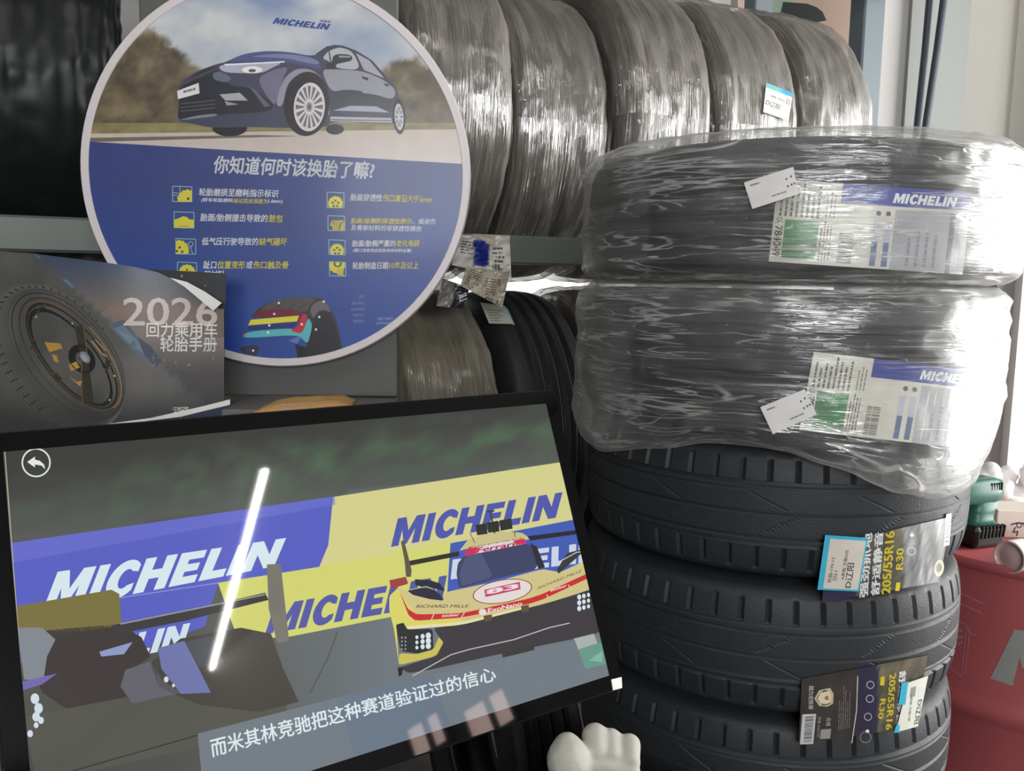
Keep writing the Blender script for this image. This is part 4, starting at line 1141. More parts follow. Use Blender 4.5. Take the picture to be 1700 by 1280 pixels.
# ------------------------------------------------------------------ the 2026 booklet
K0 = sgn(372, 600, 0.085)
def book_map(dep=0.0, bulge=0.035):
    def fn(x, y, o):
        t = max(0, min(1, (x + 60) / 435))
        d = bulge * math.sin(math.pi * t) + 0.012 * max(0, (x - 250) / 120) ** 2 * max(0, (560 - y) / 100)
        return on_plane(x, y, K0 + Sn * (d + dep + o), Sn)
    return fn
book = thing('booklet', sgn(150, 690, 0.09), 'open tyre booklet with a dark 2026 cover curling forward, left of the round sign', 'booklet')
def solid_sheet(name, outline, mapfn, mat, th, parent, n=16):
    """thin sheet with real thickness whose outline is given in pixels"""
    bm = bmesh.new()
    f = [bm.verts.new(mapfn(x, y, th)) for x, y in outline]; b = [bm.verts.new(mapfn(x, y, 0)) for x, y in outline]
    m = len(outline)
    tris = tessellate_polygon([[Vector((x, y, 0)) for x, y in outline]])
    for t in tris:
        bm.faces.new([f[i] for i in t]); bm.faces.new([b[i] for i in reversed(t)])
    for i in range(m): bm.faces.new((f[i], f[(i + 1) % m], b[(i + 1) % m], b[i]))
    return link(name, from_bm(bm, name), mat, parent)
bk = solid_sheet('back_page', [(-60, 440), (270, 448), (376, 454), (374, 520), (371, 690), (200, 690), (-60, 690)], lambda x, y, o: on_plane(x, y, K0 + Sn * (o - 0.006), Sn), MAT['darkpaper'], 0.004, book)
bk['label'] = 'dark inner page with upright corner'
top = [(-70, 414), (0, 417), (56, 421), (110, 428), (170, 435), (222, 443), (262, 452), (300, 470), (336, 492), (364, 513)]
def top_y(x):
    for (x0, y0), (x1_, y1_) in zip(top, top[1:]):
        if x0 <= x <= x1_: return y0 + (y1_ - y0) * (x - x0) / (x1_ - x0)
    return 513
def bot_y(x): return 742 - (x + 70) * 52 / 442 - 3 * math.sin(x * 0.02)
a = Art(book_map())
def cover_col(x, y):
    n = fbm(x * 0.012, y * 0.012, 6)
    base = mixc((78, 80, 77), (98, 95, 92), 0.5 + n)
    # diagonal split: night-city scene to the right of the line
    d = (x - 60) - (y - 425) * 1.14
    if d > 0:
        base = mixc((66, 78, 102), (122, 110, 104), (y - 430) / 80)
        base = mixc(base, (70, 66, 68), (y - 560) / 60)
        base = mixc(base, (160, 120, 100), 0.25 * max(0, 1 - abs(y - 520) / 30) * (0.6 + n))
        if y > 430 and x > 220: base = mixc(base, (38, 42, 58), (x - 240) / 160 * max(0, 1 - (y - 440) / 80))
    if y > 640: base = mixc(base, (60, 61, 60), (y - 640) / 60)
    return base
xs = [-70 + 442 * i / 60 for i in range(61)]
for x0, x1_ in zip(xs, xs[1:]):
    a.grid([(x0, top_y(x0)), (x1_, top_y(x1_)), (min(x1_ + 2 * (x1_ > 360), 372), bot_y(x1_)), (x0, bot_y(x0))], 1, 26, cover_col, 0)
# tyre and bronze wheel
def e_(cx, cy, rx, ry, col, l, rot=0, n=44): a.ell(cx, cy, rx, ry, col, l, rot, n)
RT0 = 51
def wl_(u, v, cx, cy, A, B):
    r_ = math.radians(RT0); x, y = A * u, B * v
    return (cx + x * math.cos(r_) - y * math.sin(r_), cy + x * math.sin(r_) + y * math.cos(r_))
for k in range(9):      # tyre shoulder to tread, light grey from the studio light printed in the picture
    t = k / 8
    e_(92 + 18 * t, 596 - 6 * t, 142 - 14 * t, 98 - 26 * t, mixc((70, 70, 69), (122, 120, 116), 1 - abs(t - 0.35) / 0.65), 2 + t, RT0)
for k in range(30):
    t = math.radians(70 + k * 7)
    a.line([wl_(math.cos(t), math.sin(t), 98, 594, 137, 89), wl_(math.cos(t), math.sin(t), 103, 592, 133, 81)], 2.4, (50, 50, 49), 3.4)
for k in range(16):
    t = math.radians(95 + k * 8)
    a.line([wl_(math.cos(t), math.sin(t), 78, 600, 146, 104), wl_(math.cos(t + 0.05), math.sin(t + 0.05), 66, 606, 150, 118)], 1.4, (60, 60, 58), 3.4)
e_(112, 590, 124, 66, (50, 50, 49), 4, RT0); e_(116, 590, 116, 57, (62, 58, 52), 5, RT0)
e_(120, 590, 110, 50, (104, 86, 64), 5.5, RT0); e_(119, 591, 108, 47, (48, 44, 38), 6, RT0); e_(117, 593, 100, 40, (34, 33, 31), 6.5, RT0)
hub = (140, 594)
for u, v, w_ in ((-0.92, -0.25, 9), (-0.55, 0.85, 10), (0.1, 0.98, 8), (0.75, 0.62, 10), (0.5, -0.9, 9), (-0.3, -0.98, 8)):
    ex, ey = wl_(u, v, 118, 592, 104, 44)
    dx, dy = -(ey - hub[1]), ex - hub[0]; d = math.hypot(dx, dy); dx, dy = dx / d, dy / d
    a.poly([(hub[0] + dx * 6, hub[1] + dy * 6), (ex + dx * w_, ey + dy * w_), (ex - dx * w_, ey - dy * w_), (hub[0] - dx * 6, hub[1] - dy * 6)], (60, 54, 44), 7)
    a.line([(hub[0] + dx * 5, hub[1] + dy * 5), (ex + dx * (w_ - 1), ey + dy * (w_ - 1))], 1.6, (110, 92, 66), 7.5)
for pts in ([(74, 568), (100, 570), (104, 578), (82, 585)], [(86, 588), (94, 590), (98, 602), (90, 600)], [(114, 606), (126, 600), (133, 610), (118, 616)], [(114, 624), (128, 634), (136, 632), (133, 642)]): a.poly(pts, (186, 146, 74), 8)
e_(136, 596, 26, 20, (36, 35, 34), 8, RT0); e_(141, 593, 11, 7, (132, 134, 140), 9, RT0); e_(140, 594, 7, 4, (160, 162, 168), 9.5, RT0)
for x, y in ((60, 526), (120, 537), (190, 624), (182, 664)): e_(x, y, 1.5, 1.5, (214, 204, 186), 9, n=10)
a.line([wl_(math.cos(t), math.sin(t), 121, 589, 111, 51) for t in [math.radians(-100 + 8 * k) for k in range(14)]], 2.0, (142, 118, 88), 7.8)
a.line([(152, 566), (168, 586), (178, 592)], 2.4, (168, 138, 98), 8); a.line([(158, 564), (176, 582)], 1.6, (176, 146, 108), 8)
# glowing diagonal and blue glints
a.poly([(55, 421), (61, 423), (118, 470), (178, 524), (174, 526), (112, 472)], (98, 124, 146), 9)
a.poly([(180, 540), (205, 530), (226, 556), (256, 580), (256, 606), (216, 578)], (84, 100, 118), 9)
a.poly([(190, 545), (206, 540), (224, 562), (244, 580), (240, 588), (212, 568)], (106, 122, 138), 9.5)
a.poly([(228, 560), (250, 574), (268, 600), (258, 610), (240, 590)], (56, 64, 80), 10)
for k in range(34):
    x, y = 170 + rnd.random() * 195, 455 + rnd.random() * 60
    if rnd.random() < 0.35: y = 590 + rnd.random() * 35; x = 250 + rnd.random() * 115
    a.ell(x, y, 0.8 + rnd.random() * 1.2, 0.7 + rnd.random() * 2.2, mixc((84, 84, 90), (150, 144, 140), rnd.random()), 10, n=6)
a.tline('2026', (204, 541), (361, 541), 47, (206, 194, 186), 12, 0.012)
a.tline('回力乘用车', (243, 560), (361, 560), 25, (230, 228, 224), 13, 0.014)
a.tline('轮胎手册', (266, 584), (360, 584), 25, (230, 228, 224), 13, 0.014)
a.tline('深…', (286, 687), (342, 685), 11, (216, 216, 214), 13, 0.02)
cv = a.build('front_cover', MAT['booklet'], book)
s_ = cv.modifiers.new('thickness', 'SOLIDIFY') if False else None
fl = solid_sheet('page_curl', [(282, 461), (310, 468), (340, 484), (368, 503), (354, 516), (330, 496), (306, 476)], book_map(0.010), MAT['paper'], 0.0012, book)
fl['label'] = 'white underside of the curled cover corner'
fl = solid_sheet('page_curl', [(176, 704), (250, 694), (330, 676), (382, 663), (382, 672), (340, 682), (300, 692), (236, 700)], book_map(0.016, 0.02), MAT['paper'], 0.0012, book)
fl['label'] = 'pale bottom page edge curling up'
solid_sheet('inner_page', [(296, 698), (318, 684), (380, 671), (381, 692)], book_map(0.013, 0.02), MAT['navy'], 0.001, book)

# ------------------------------------------------------------------ touch display
_s = 0.60 / 0.62
DQ = [at(8, 750, 0.794 * _s), at(908, 670, 1.134 * _s), at(1010, 1122, 1.055 * _s), at(58, 1426, 0.715 * _s)]
Dx = (DQ[1] - DQ[0]).normalized(); _dy = (DQ[3] - DQ[0])
Dn = _dy.cross(Dx).normalized()
if Dn.y > 0: Dn = -Dn
Dy = Dn.cross(Dx).normalized()
if Dy.z < 0: Dy = -Dy
Dc = (DQ[0] + DQ[1] + DQ[2] + DQ[3]) / 4
DW, DH = (DQ[1] - DQ[0]).length, (DQ[3] - DQ[0]).length
RD = frame_rot(Dx, Dy, Dx.cross(Dy))
if RD.determinant() < 0: RD = frame_rot(Dx, Dy, -Dx.cross(Dy))
DESK = 0.735
disp = thing('touch_display', Vector((Dc.x - 0.06, Dc.y + 0.07, DESK)), 'large black touch display showing a racing scene, tilted in front of the sign', 'screen')
BZ = 0.020
bm = bmesh.new(); bm_box(bm, Dc - Dn * 0.0165, (DW + 2 * BZ, DH + 2 * BZ, 0.030), RD, 0.006, 3)
hs = link('housing', from_bm(bm, 'housing', False), MAT['black'], disp)
bm = bmesh.new(); bm_box(bm, Dc - Dn * 0.0008, (DW + 2 * BZ - 0.006, DH + 2 * BZ - 0.006, 0.0014), RD)
link('bezel_glass', from_bm(bm, 'bezel_glass'), MAT['blackglass'], disp)
scr_clip = [proj(Dc + Dx * (sx * DW / 2) + Dy * (sy * DH / 2)) for sx, sy in ((-1, 1), (1, 1), (1, -1), (-1, -1))]
a = Art(plane_map(Dc + Dn * 0.0006, Dn), scr_clip)
def bgcol(x, y):
    yl = 905 - (x - 20) * 0.145          # top of the advertising wall
    n = fbm(x * 0.018, y * 0.03, 3)
    if y < yl:
        t = (yl - y)
        c = mixc((92, 96, 92), (62, 62, 58), t / 120)
        g = max(0, 1 - abs(t - 60) / 70) * max(0, min(1, 0.3 + 1.3 * n)) * (1 if x > 180 else 0.4)
        return mixc(c, (84, 108, 84), g)
    c = mixc((84, 86, 80), (116, 124, 130), (x - 300) / 350)
    return mixc(c, (72, 72, 66), max(0, (y - 1150) / 160) * max(0, 1 - x / 500))
xs0, xs1 = -20, 1040
a.grid([(xs0, 660), (xs1, 640), (xs1, 1130), (xs0, 1450)], 60, 46, bgcol, 0)
BL1, YL1 = (104, 112, 212), (220, 216, 148)
a.poly([(15, 902), (556, 824), (560, 938), (362, 968), (340, 1040), (180, 1100), (20, 1100)], (92, 100, 200), 2)
a.poly([(15, 902), (556, 824), (556, 838), (15, 935)], (106, 112, 208), 3)
a.line([(195, 993), (520, 944)], 2.0, (140, 146, 216), 3)
a.poly([(553, 825), (940, 766), (956, 862), (560, 938), (530, 941), (545, 905)], YL1, 3)
a.poly([(700, 905), (960, 860), (985, 965), (690, 985)], (70, 96, 186), 2)
a.poly([(362, 968), (530, 941), (748, 899), (742, 990), (650, 1024), (480, 1057), (395, 1062)], (218, 220, 120), 4)
a.word([(70, 1016), (467, 938), (475, 893), (84, 951)], (224, 240, 246), 5)
a.word([(649, 908), (931, 858), (934, 817), (652, 862)], (84, 92, 176), 5)
a.word([(440, 1053), (742, 1001), (742, 955), (447, 1006)], (88, 92, 170), 5)
a.word([(40, 1128), (312, 1072), (316, 1034), (50, 1085)], (216, 232, 242), 4)
a.word([(748, 962), (1004, 930), (996, 898), (744, 930)], (210, 222, 238), 3)
# blurred dark car at the left
a.poly([(25, 1007), (185, 979), (198, 986), (202, 1038), (60, 1062), (28, 1050)], (128, 118, 66), 6)
a.poly([(30, 1050), (200, 1036), (235, 1058), (250, 1090), (220, 1110), (230, 1170), (130, 1190), (70, 1150)], (66, 60, 58), 6)
a.poly([(30, 1042), (70, 1042), (92, 1062), (78, 1090), (72, 1130), (40, 1128)], (136, 142, 150), 7)
a.poly([(186, 1038), (300, 1016), (440, 984), (446, 996), (310, 1030), (190, 1054)], (64, 62, 62), 7)
a.line([(200, 1036), (440, 987)], 2.2, (160, 160, 158), 8)
a.poly([(443, 937), (466, 936), (480, 1064), (460, 1068), (446, 1010)], (124, 122, 112), 8)
a.poly([(250, 1100), (300, 1060), (400, 1042), (450, 1052), (470, 1110), (496, 1165), (430, 1182), (330, 1170), (262, 1140)], (74, 70, 64), 7)
a.poly([(262, 1076), (306, 1064), (330, 1110), (350, 1150), (300, 1152), (268, 1110)], (116, 122, 176), 8)
a.poly([(308, 1065), (352, 1056), (372, 1100), (330, 1108)], (82, 84, 90), 9)
a.poly([(208, 1112), (250, 1098), (270, 1130), (300, 1150), (220, 1168), (200, 1140)], (104, 102, 112), 7)
a.poly([(165, 1082), (220, 1066), (206, 1086), (168, 1090)], (146, 160, 206), 9)
a.poly([(34, 1132), (95, 1118), (70, 1136), (38, 1146)], (120, 108, 180), 8)
for x, y, r in ((58, 1160, 9), (64, 1176, 9), (60, 1190, 8), (68, 1196, 6), (60, 1204, 5), (50, 1218, 6), (276, 1128, 5), (288, 1138, 3)): a.ell(x, y, r * 0.8, r, (216, 228, 238), 9, n=12)
a.poly([(40, 1190), (300, 1140), (480, 1150), (470, 1215), (330, 1240), (60, 1300)], (88, 88, 80), 6.5)
a.line([(120, 1280), (330, 1220)], 2.0, (50, 50, 46), 7)
a.line([(515, 1150), (545, 1090), (560, 1050)], 2.5, (88, 90, 92), 3)
# yellow prototype racing car at the right
def z6(pts): return [(640 + x / 4.415, 840 + y / 4.415) for x, y in pts]
def rp(pts, col, l): a.poly(chaikin(z6(pts), 2, 0.10), col, l)
rp([(350, 895), (560, 865), (1000, 760), (1400, 650), (1490, 610), (1600, 640), (1600, 930), (860, 1080), (330, 1200), (170, 1225), (100, 1185), (370, 1100), (420, 1000)], (66, 62, 66), 9)
rp([(850, 1075), (1090, 1010), (1090, 1110), (880, 1170)], (64, 60, 58), 10)
rp([(28, 660), (90, 600), (160, 622), (420, 700), (445, 630), (800, 556), (1150, 462), (1280, 486), (1475, 395), (1600, 380), (1600, 580), (1200, 708), (560, 870), (160, 906), (130, 858), (78, 870), (100, 1170), (62, 900), (28, 770)], (216, 202, 142), 10)
rp([(28, 660), (90, 602), (150, 700), (230, 795), (330, 800), (560, 830), (560, 870), (160, 906), (130, 858), (78, 870), (100, 1170), (62, 900), (28, 770)], (226, 218, 110), 11)
rp([(160, 880), (560, 850), (1000, 742), (1000, 758), (560, 872), (160, 906)], (236, 230, 178), 12)
rp([(75, 870), (132, 855), (160, 905), (345, 900), (352, 1050), (230, 1082), (110, 1062)], (48, 50, 52), 12)
rp([(102, 1080), (232, 1086), (352, 1052), (390, 960), (425, 1000), (372, 1100), (96, 1168)], (210, 198, 92), 12)
rp([(88, 1185), (130, 1180), (120, 1240), (98, 1250)], (40, 38, 40), 12)
a.line(z6([(200, 1245), (480, 1090), (620, 1050), (940, 980), (1200, 892), (1350, 858)]), 1.8, (188, 192, 198), 13)
rp([(530, 420), (590, 352), (700, 330), (1060, 270), (1120, 460), (800, 536), (540, 606), (520, 500)], (66, 72, 106), 12)
rp([(590, 360), (700, 340), (790, 520), (560, 590), (540, 500)], (82, 90, 126), 13)
rp([(1060, 270), (1110, 300), (1170, 450), (1120, 462)], (46, 48, 52), 12)
rp([(540, 330), (610, 240), (830, 185), (1000, 195), (1070, 245), (1010, 250), (590, 315)], (208, 198, 142), 12)
rp([(600, 312), (1015, 238), (1035, 274), (575, 368)], (228, 216, 226), 13)
rp([(600, 312), (680, 298), (660, 352), (575, 368)], (214, 50, 92), 14); rp([(940, 252), (1015, 238), (1035, 274), (955, 288)], (214, 50, 92), 14)
a.text('Ferrari', z6([(664, 346), (952, 292), (948, 258), (672, 306)]), (196, 40, 80), 15, 0.03, 0.1)
a.text('Ferrari', z6([(610, 312), (1000, 236), (1000, 228), (612, 300)]), (120, 110, 90), 14, 0.01)
for q_ in ([(660, 140), (742, 125), (748, 205), (672, 215)], [(746, 122), (826, 108), (836, 186), (752, 197)], [(834, 106), (922, 92), (932, 166), (844, 182)]): rp(q_, (50, 50, 44), 14)
a.line(z6([(768, 45), (800, 200)]), 3.0, (70, 70, 74), 13); a.line(z6([(745, 40), (800, 36)]), 2.5, (60, 60, 64), 14); a.line(z6([(620, 200), (655, 270)]), 1.2, (70, 72, 60), 14); a.line(z6([(945, 185), (950, 230)]), 1.2, (70, 72, 60), 14)
rp([(160, 405), (540, 332), (540, 366), (168, 440)], (52, 50, 42), 13); rp([(112, 258), (136, 250), (192, 470), (186, 520), (150, 520), (140, 400)], (96, 92, 76), 14)
rp([(1040, 222), (1400, 176), (1410, 206), (1060, 254)], (44, 44, 48), 13)
rp([(28, 545), (150, 518), (166, 570), (40, 608)], (166, 66, 66), 14)
rp([(160, 620), (250, 598), (340, 608), (404, 650), (424, 694), (330, 684), (200, 652)], (48, 48, 62), 14)
rp([(212, 536), (330, 545), (400, 568), (440, 626), (340, 600), (222, 584)], (46, 46, 60), 14)
a.line(z6([(170, 616), (300, 590), (350, 610)]), 1.4, (196, 196, 150), 15)
rp([(1255, 470), (1330, 345), (1440, 318), (1440, 346), (1345, 430), (1268, 498)], (58, 60, 62), 14); a.line(z6([(1290, 400), (1400, 340), (1440, 335)]), 1.6, (206, 206, 190), 15)
ox, oy = z6([(857, 626)])[0]
a.ell(ox, oy, 50, 19.5, (150, 84, 60), 14, -10); a.ell(ox, oy, 48.2, 18, (236, 226, 222), 15, -10)
rp([(724, 614), (984, 556), (990, 610), (732, 668)], (204, 70, 110), 16)
a.text('83', z6([(738, 652), (980, 602), (976, 566), (732, 616)]), (240, 228, 230), 17, 0.05)
rp([(100, 620), (165, 755), (230, 795), (560, 786), (1100, 668), (1600, 440), (1600, 476), (1110, 706), (560, 818), (220, 842), (168, 800)], (208, 48, 48), 14)
for p, q_ in (((355, 790), (335, 838)), ((580, 780), (556, 815)), ((1180, 650), (1196, 672)), ((1340, 578), (1356, 602))): a.line(z6([p, q_]), 1.6, (228, 214, 190), 15)
a.text('RICHARD MILLE', z6([(220, 748), (612, 744), (614, 722), (228, 724)]), (112, 100, 62), 15, 0.02, 0.2)
a.text('RICHARD MILLE', z6([(1116, 612), (1440, 482), (1440, 462), (1116, 594)]), (130, 116, 84), 15, 0.02, 0.2)
a.text('ExoNano', z6([(752, 784), (1004, 728), (998, 698), (748, 752)]), (240, 226, 226), 16, 0.03)
a.text('bitdeer', z6([(412, 816), (540, 806), (544, 786), (414, 796)]), (240, 226, 226), 16, 0.02, 0.2); a.text('bitdeer', z6([(1210, 630), (1330, 590), (1330, 570), (1210, 610)]), (240, 226, 226), 16, 0.02, 0.2)
px_, py_ = z6([(712, 778)])[0]; a.ell(px_, py_, 6.5, 5.5, (240, 226, 226), 16, n=14)
rp([(718, 805), (780, 795), (782, 840), (724, 850)], (96, 86, 62), 15); rp([(992, 735), (1050, 722), (1052, 770), (1002, 785)], (96, 86, 62), 15)
for i in range(3):
    for j in range(3):
        x, y = z6([(230 + i * 42, 962 + j * 38 - i * 6)])[0]; a.ell(x, y, 2.6 + i * 0.9, 3.2 + i, (222, 236, 238), 15, n=10)
        x, y = z6([(1420 + i * 34, 668 + j * 42 - i * 8)])[0]; a.ell(x, y, 3.4 - i * 0.4, 4.4 - i * 0.5, (222, 236, 238), 15, n=10)
for i in range(2):
    for j in range(4):
        x, y = z6([(120 + i * 26, 965 + j * 28)])[0]; a.ell(x, y, 1.6, 1.9, (150, 160, 160), 15, n=8)
px_, py_ = z6([(400, 1010)])[0]
# paler grey-blue band and the subtitle line
a.poly([(328, 1218), (560, 1158), (1000, 1052), (1012, 1122), (340, 1340)], (118, 128, 136), 18)
a.poly([(560, 1158), (720, 1120), (760, 1240), (600, 1290)], (110, 124, 140), 18.5)
a.text('而米其林竞驰把这种赛道验证过的信心', [(352, 1258), (825, 1130), (820, 1105), (348, 1227)], (226, 240, 244), 20, 0.016)
# green-white patch at the lower right and the back button
a.poly([(953, 1060), (986, 1052), (992, 1068), (960, 1078)], (176, 184, 180), 19); a.poly([(960, 1078), (1000, 1066), (1008, 1102), (972, 1111)], (108, 158, 142), 19)
a.poly([(978, 1096), (1000, 1080), (1000, 1100)], (140, 184, 170), 20)
cxy = (60, 768)
old = a.clip
a.ring(60, 768, 23, 2.6, (230, 236, 236), 8)
a.poly([(45, 767), (58, 758), (58, 763), (66, 765), (73, 771), (75, 779), (69, 773), (58, 771), (58, 776)], (234, 240, 240), 8)
a.line([(8, 750), (58, 1426)], 2.0, (176, 172, 150), 21)  # highlight painted along the left inner edge of the picture
a.build('lit_picture', MAT['screen'], disp)
q = [on_plane(x, y, Dc + Dn * 0.0012, Dn) for x, y in ((1015, 1128), (1032, 1124), (1033, 1142), (1018, 1146))]
bm = bmesh.new(); v = [bm.verts.new(p) for p in q] + [bm.verts.new(p - Dn * 0.001) for p in q]
bm.faces.new(v[:4]); bm.faces.new(v[4:][::-1])
for i in range(4): bm.faces.new((v[i], v[(i + 1) % 4], v[4 + (i + 1) % 4], v[4 + i]))
o = link('sticker', from_bm(bm, 'sticker'), MAT['paper'], disp); o['label'] = 'small plain white sticker at lower right corner'
# neck and foot that carry it on the counter
nk = Vector((disp.location.x, disp.location.y, 0))
hp = Dc - Dn * 0.035
tube('neck', [(hp.x, hp.y, hp.z), (hp.x - 0.02, hp.y + 0.03, hp.z - 0.02), (nk.x, nk.y, hp.z - 0.10), (nk.x, nk.y, DESK + 0.015)], 0.024, MAT['black'], disp)
box('foot', (nk.x, nk.y, DESK + 0.009), (0.24, 0.17, 0.018), MAT['black'], disp, None, 0.006)
ct = thing('counter', Vector((-0.32, 0.80, 0)), 'black counter carrying the display, below the picture edge', 'counter')
box('counter_top', (-0.32, 0.80, DESK - 0.0155), (1.22, 0.46, 0.031), MAT['black'], ct, None, 0.004)
box('counter_body', (-0.32, 0.80, (DESK - 0.031) / 2), (1.14, 0.38, DESK - 0.031), MAT['black'], ct, None, 0.004)

# ------------------------------------------------------------------ white work glove leaning below the display corner
g0 = at(985, 1300, 0.955)
gx, gy = Rv, Uv
def gp(px_, py_, dd=0.0): return at(px_, py_, 0.955 + dd)
S = 0.955 / FPX
sp_ = []
def chain(pts, r0, r1, n=6):
    for (p, q) in zip(pts, pts[1:]):
        for i in range(n + 1):
            t = i / n; sp_.append((p.lerp(q, t), r0 + (r1 - r0) * t))
# palm, cuff
for x in range(972, 1050, 8):
    for y in (1256, 1274, 1296, 1320): sp_.append((gp(x, y + (x - 972) * 0.10, 0.002), (0.0135, 0.016, 0.0135)))
# fingers folding over behind the knuckles
for (x, y, xb, rr, dd) in ((988, 1224, 990, 0.0165, 0.012), (1014, 1229, 1012, 0.0140, 0.012), (1045, 1237, 1036, 0.0135, 0.010)):
    chain([gp(xb, 1290, 0.016), gp((x + xb) / 2, 1256, 0.020), gp(x, y, dd)], rr * 0.9, rr, 5)
    chain([gp(x, y, dd), gp(x + 2, y + 22, -0.004)], rr, rr * 0.8, 4)
chain([gp(975, 1268, -0.008), gp(1008, 1270, -0.008)], 0.0105, 0.0105, 5)
chain([gp(1016, 1272, -0.007), gp(1046, 1276, -0.005)], 0.0105, 0.0100, 5)
# thumb folded along the left side
chain([gp(950, 1340, -0.006), gp(946, 1296, -0.014), gp(944, 1262, -0.014), gp(942, 1240, -0.008)], 0.0255, 0.0165, 8)
for y in (1340, 1362):
    for x in (965, 990, 1015, 1040): sp_.append((gp(x, y, 0.004), 0.019))
glv = blob('work_glove', sp_, MAT['glove'], None, 0.0022, 10)
zmin = min(v.co.z for v in glv.data.vertices)
gb = Vector((gp(985, 1380).x, gp(985, 1380).y, zmin))
glv.data.transform(Matrix.Translation(-gb)); glv.location = gb
solo(glv, 'off-white cotton work glove with curled fingers at the bottom edge below the display', 'glove')
box_top = zmin
sb = solo(box('parts_box', (gb.x + 0.01, gb.y + 0.01, (box_top + DESK) / 2 + 0.0005), (0.11, 0.07, box_top - DESK - 0.001), MAT['black'], None, None, 0.004), 'black box on the counter under the white work glove', 'box')

# ------------------------------------------------------------------ red drum and what lies on it
DC = Vector((1.135, 1.80, 0)); DR = 0.29; DT = 0.88
drum = thing('oil_drum', DC, 'red steel drum with grey tape at the right edge', 'drum')
bm = bmesh.new()
prof = [(0.001, 0.0), (DR - 0.004, 0.0), (DR, 0.006)]
for zc in (0.30, 0.585):
    prof += [(DR, zc - 0.03), (DR + 0.004, zc - 0.022), (DR + 0.011, zc - 0.008), (DR + 0.012, zc), (DR + 0.011, zc + 0.008), (DR + 0.004, zc + 0.022), (DR, zc + 0.03)]
prof += [(DR, DT - 0.020)]
bm_lathe(bm, prof, 96, Matrix.Translation(DC))
link('drum_body', from_bm(bm, 'drum_body', True), MAT['red'], drum)
bm = bmesh.new()
bm_lathe(bm, [(DR - 0.001, DT - 0.022), (DR + 0.005, DT - 0.018), (DR + 0.006, DT - 0.006), (DR + 0.003, DT), (DR - 0.004, DT), (DR - 0.007, DT - 0.004), (DR - 0.009, DT - 0.012), (0.001, DT - 0.012)], 96, Matrix.Translation(DC))
link('drum_lid', from_bm(bm, 'drum_lid', True), MAT['red'], drum)
a = Art(cyl_map(DC, Zv, DR + 0.0006))
PK = (186, 120, 140)
def dl(pts, wd, col, l):
    for p, q in zip(pts, pts[1:]):
        m = max(1, int(math.hypot(q[0] - p[0], q[1] - p[1]) / 6))
        a.line([(p[0] + (q[0] - p[0]) * k / m, p[1] + (q[1] - p[1]) * k / m) for k in range(m + 1)], wd, col, l)
dl([(1572, 974), (1632, 1002)], 1.6, PK, 1); dl([(1574, 993), (1630, 1018)], 1.6, PK, 1)
dl([(1580, 1024), (1606, 1038), (1609, 1050), (1622, 1055)], 1.4, PK, 1); dl([(1605, 1040), (1596, 1122)], 1.6, PK, 1); dl([(1610, 1046), (1602, 1118)], 1.6, PK, 1)
dl([(1570, 1104), (1598, 1124)], 1.4, PK, 1)
o = a.build('drum_marks', MAT['label'], drum); o['label'] = 'faint pink line drawing'
a = Art(cyl_map(DC, Zv, DR + 0.0006))
pts = [(1590 + 9 * math.cos(t), 1057 + 12 * math.sin(t)) for t in [math.radians(40 + 280 * k / 20) for k in range(21)]]
dl(pts, 4.0, (150, 130, 134), 1); dl([(1590, 1058), (1599, 1058)], 3.5, (150, 130, 134), 1)
o = a.build('letter_mark', MAT['label'], drum); o['label'] = 'faint round G mark'
a = Art(cyl_map(DC, Zv, DR + 0.0006))
a.grid([(1684, 1045), (1716, 1050), (1716, 1116), (1696, 1108)], 4, 4, lambda x, y: (150, 150, 146), 2)
a.grid([(1684, 1045), (1704, 1048), (1681, 1139), (1644, 1126)], 4, 4, lambda x, y: (150, 150, 146), 2.5)
o = a.build('grey_tape', MAT['label'], drum); o['label'] = 'two strips of grey tape'
ZD = DT - 0.012
# cordless tool standing on its battery
tl_ = at_z(1618, 902, ZD)
tool = thing('cordless_drill', tl_, 'dark green cordless tool standing on its black ribbed battery on the red drum', 'tool')
RT_ = Matrix.Rotation(math.radians(20), 3, 'Z')
tx, ty = RT_ @ Vector((1, 0, 0)), RT_ @ Vector((0, 1, 0))
bm = bmesh.new(); bm_box(bm, tl_ + Zv * 0.024, (0.084, 0.075, 0.046), RT_, 0.009, 3)
bt = link('battery', from_bm(bm, 'battery'), MAT['black'], tool)
bm = bmesh.new()
for k in range(7):
    bm_box(bm, tl_ + tx * (-0.024 + 0.010 * k) - ty * 0.034 + Zv * 0.035, (0.004, 0.012, 0.026), RT_ @ Matrix.Rotation(0.15, 3, 'Y'), 0.0012, 1)
link('battery_rib', from_bm(bm, 'battery_rib'), MAT['black'], bt)
def loft(name, secs, mat, parent):
    """rounded-rectangle sections: centre, half sizes, axes"""
    bm = bmesh.new(); rings = []
    for c, hx, hy, ax, ay in secs:
        ring = []
        for k in range(20):
            t = 2 * math.pi * k / 20; cs, sn = math.cos(t), math.sin(t)
            ring.append(bm.verts.new(c + ax * (hx * math.copysign(abs(cs) ** 0.6, cs)) + ay * (hy * math.copysign(abs(sn) ** 0.6, sn))))
        rings.append(ring)
    for r0_, r1_ in zip(rings, rings[1:]):
        for k in range(20): bm.faces.new((r0_[k], r0_[(k + 1) % 20], r1_[(k + 1) % 20], r1_[k]))
    bm.faces.new(rings[0]); bm.faces.new(rings[-1])
    return link(name, from_bm(bm, name, True), mat, parent)
loft('handle', [(tl_ + Zv * 0.046, 0.036, 0.030, tx, ty), (tl_ + Zv * 0.058 + tx * 0.002, 0.028, 0.024, tx, ty), (tl_ + Zv * 0.072 + tx * 0.004, 0.030, 0.023, tx, ty), (tl_ + Zv * 0.100 + tx * 0.008, 0.033, 0.026, tx, ty)], MAT['teal'], tool)
hc = tl_ + Zv * 0.116
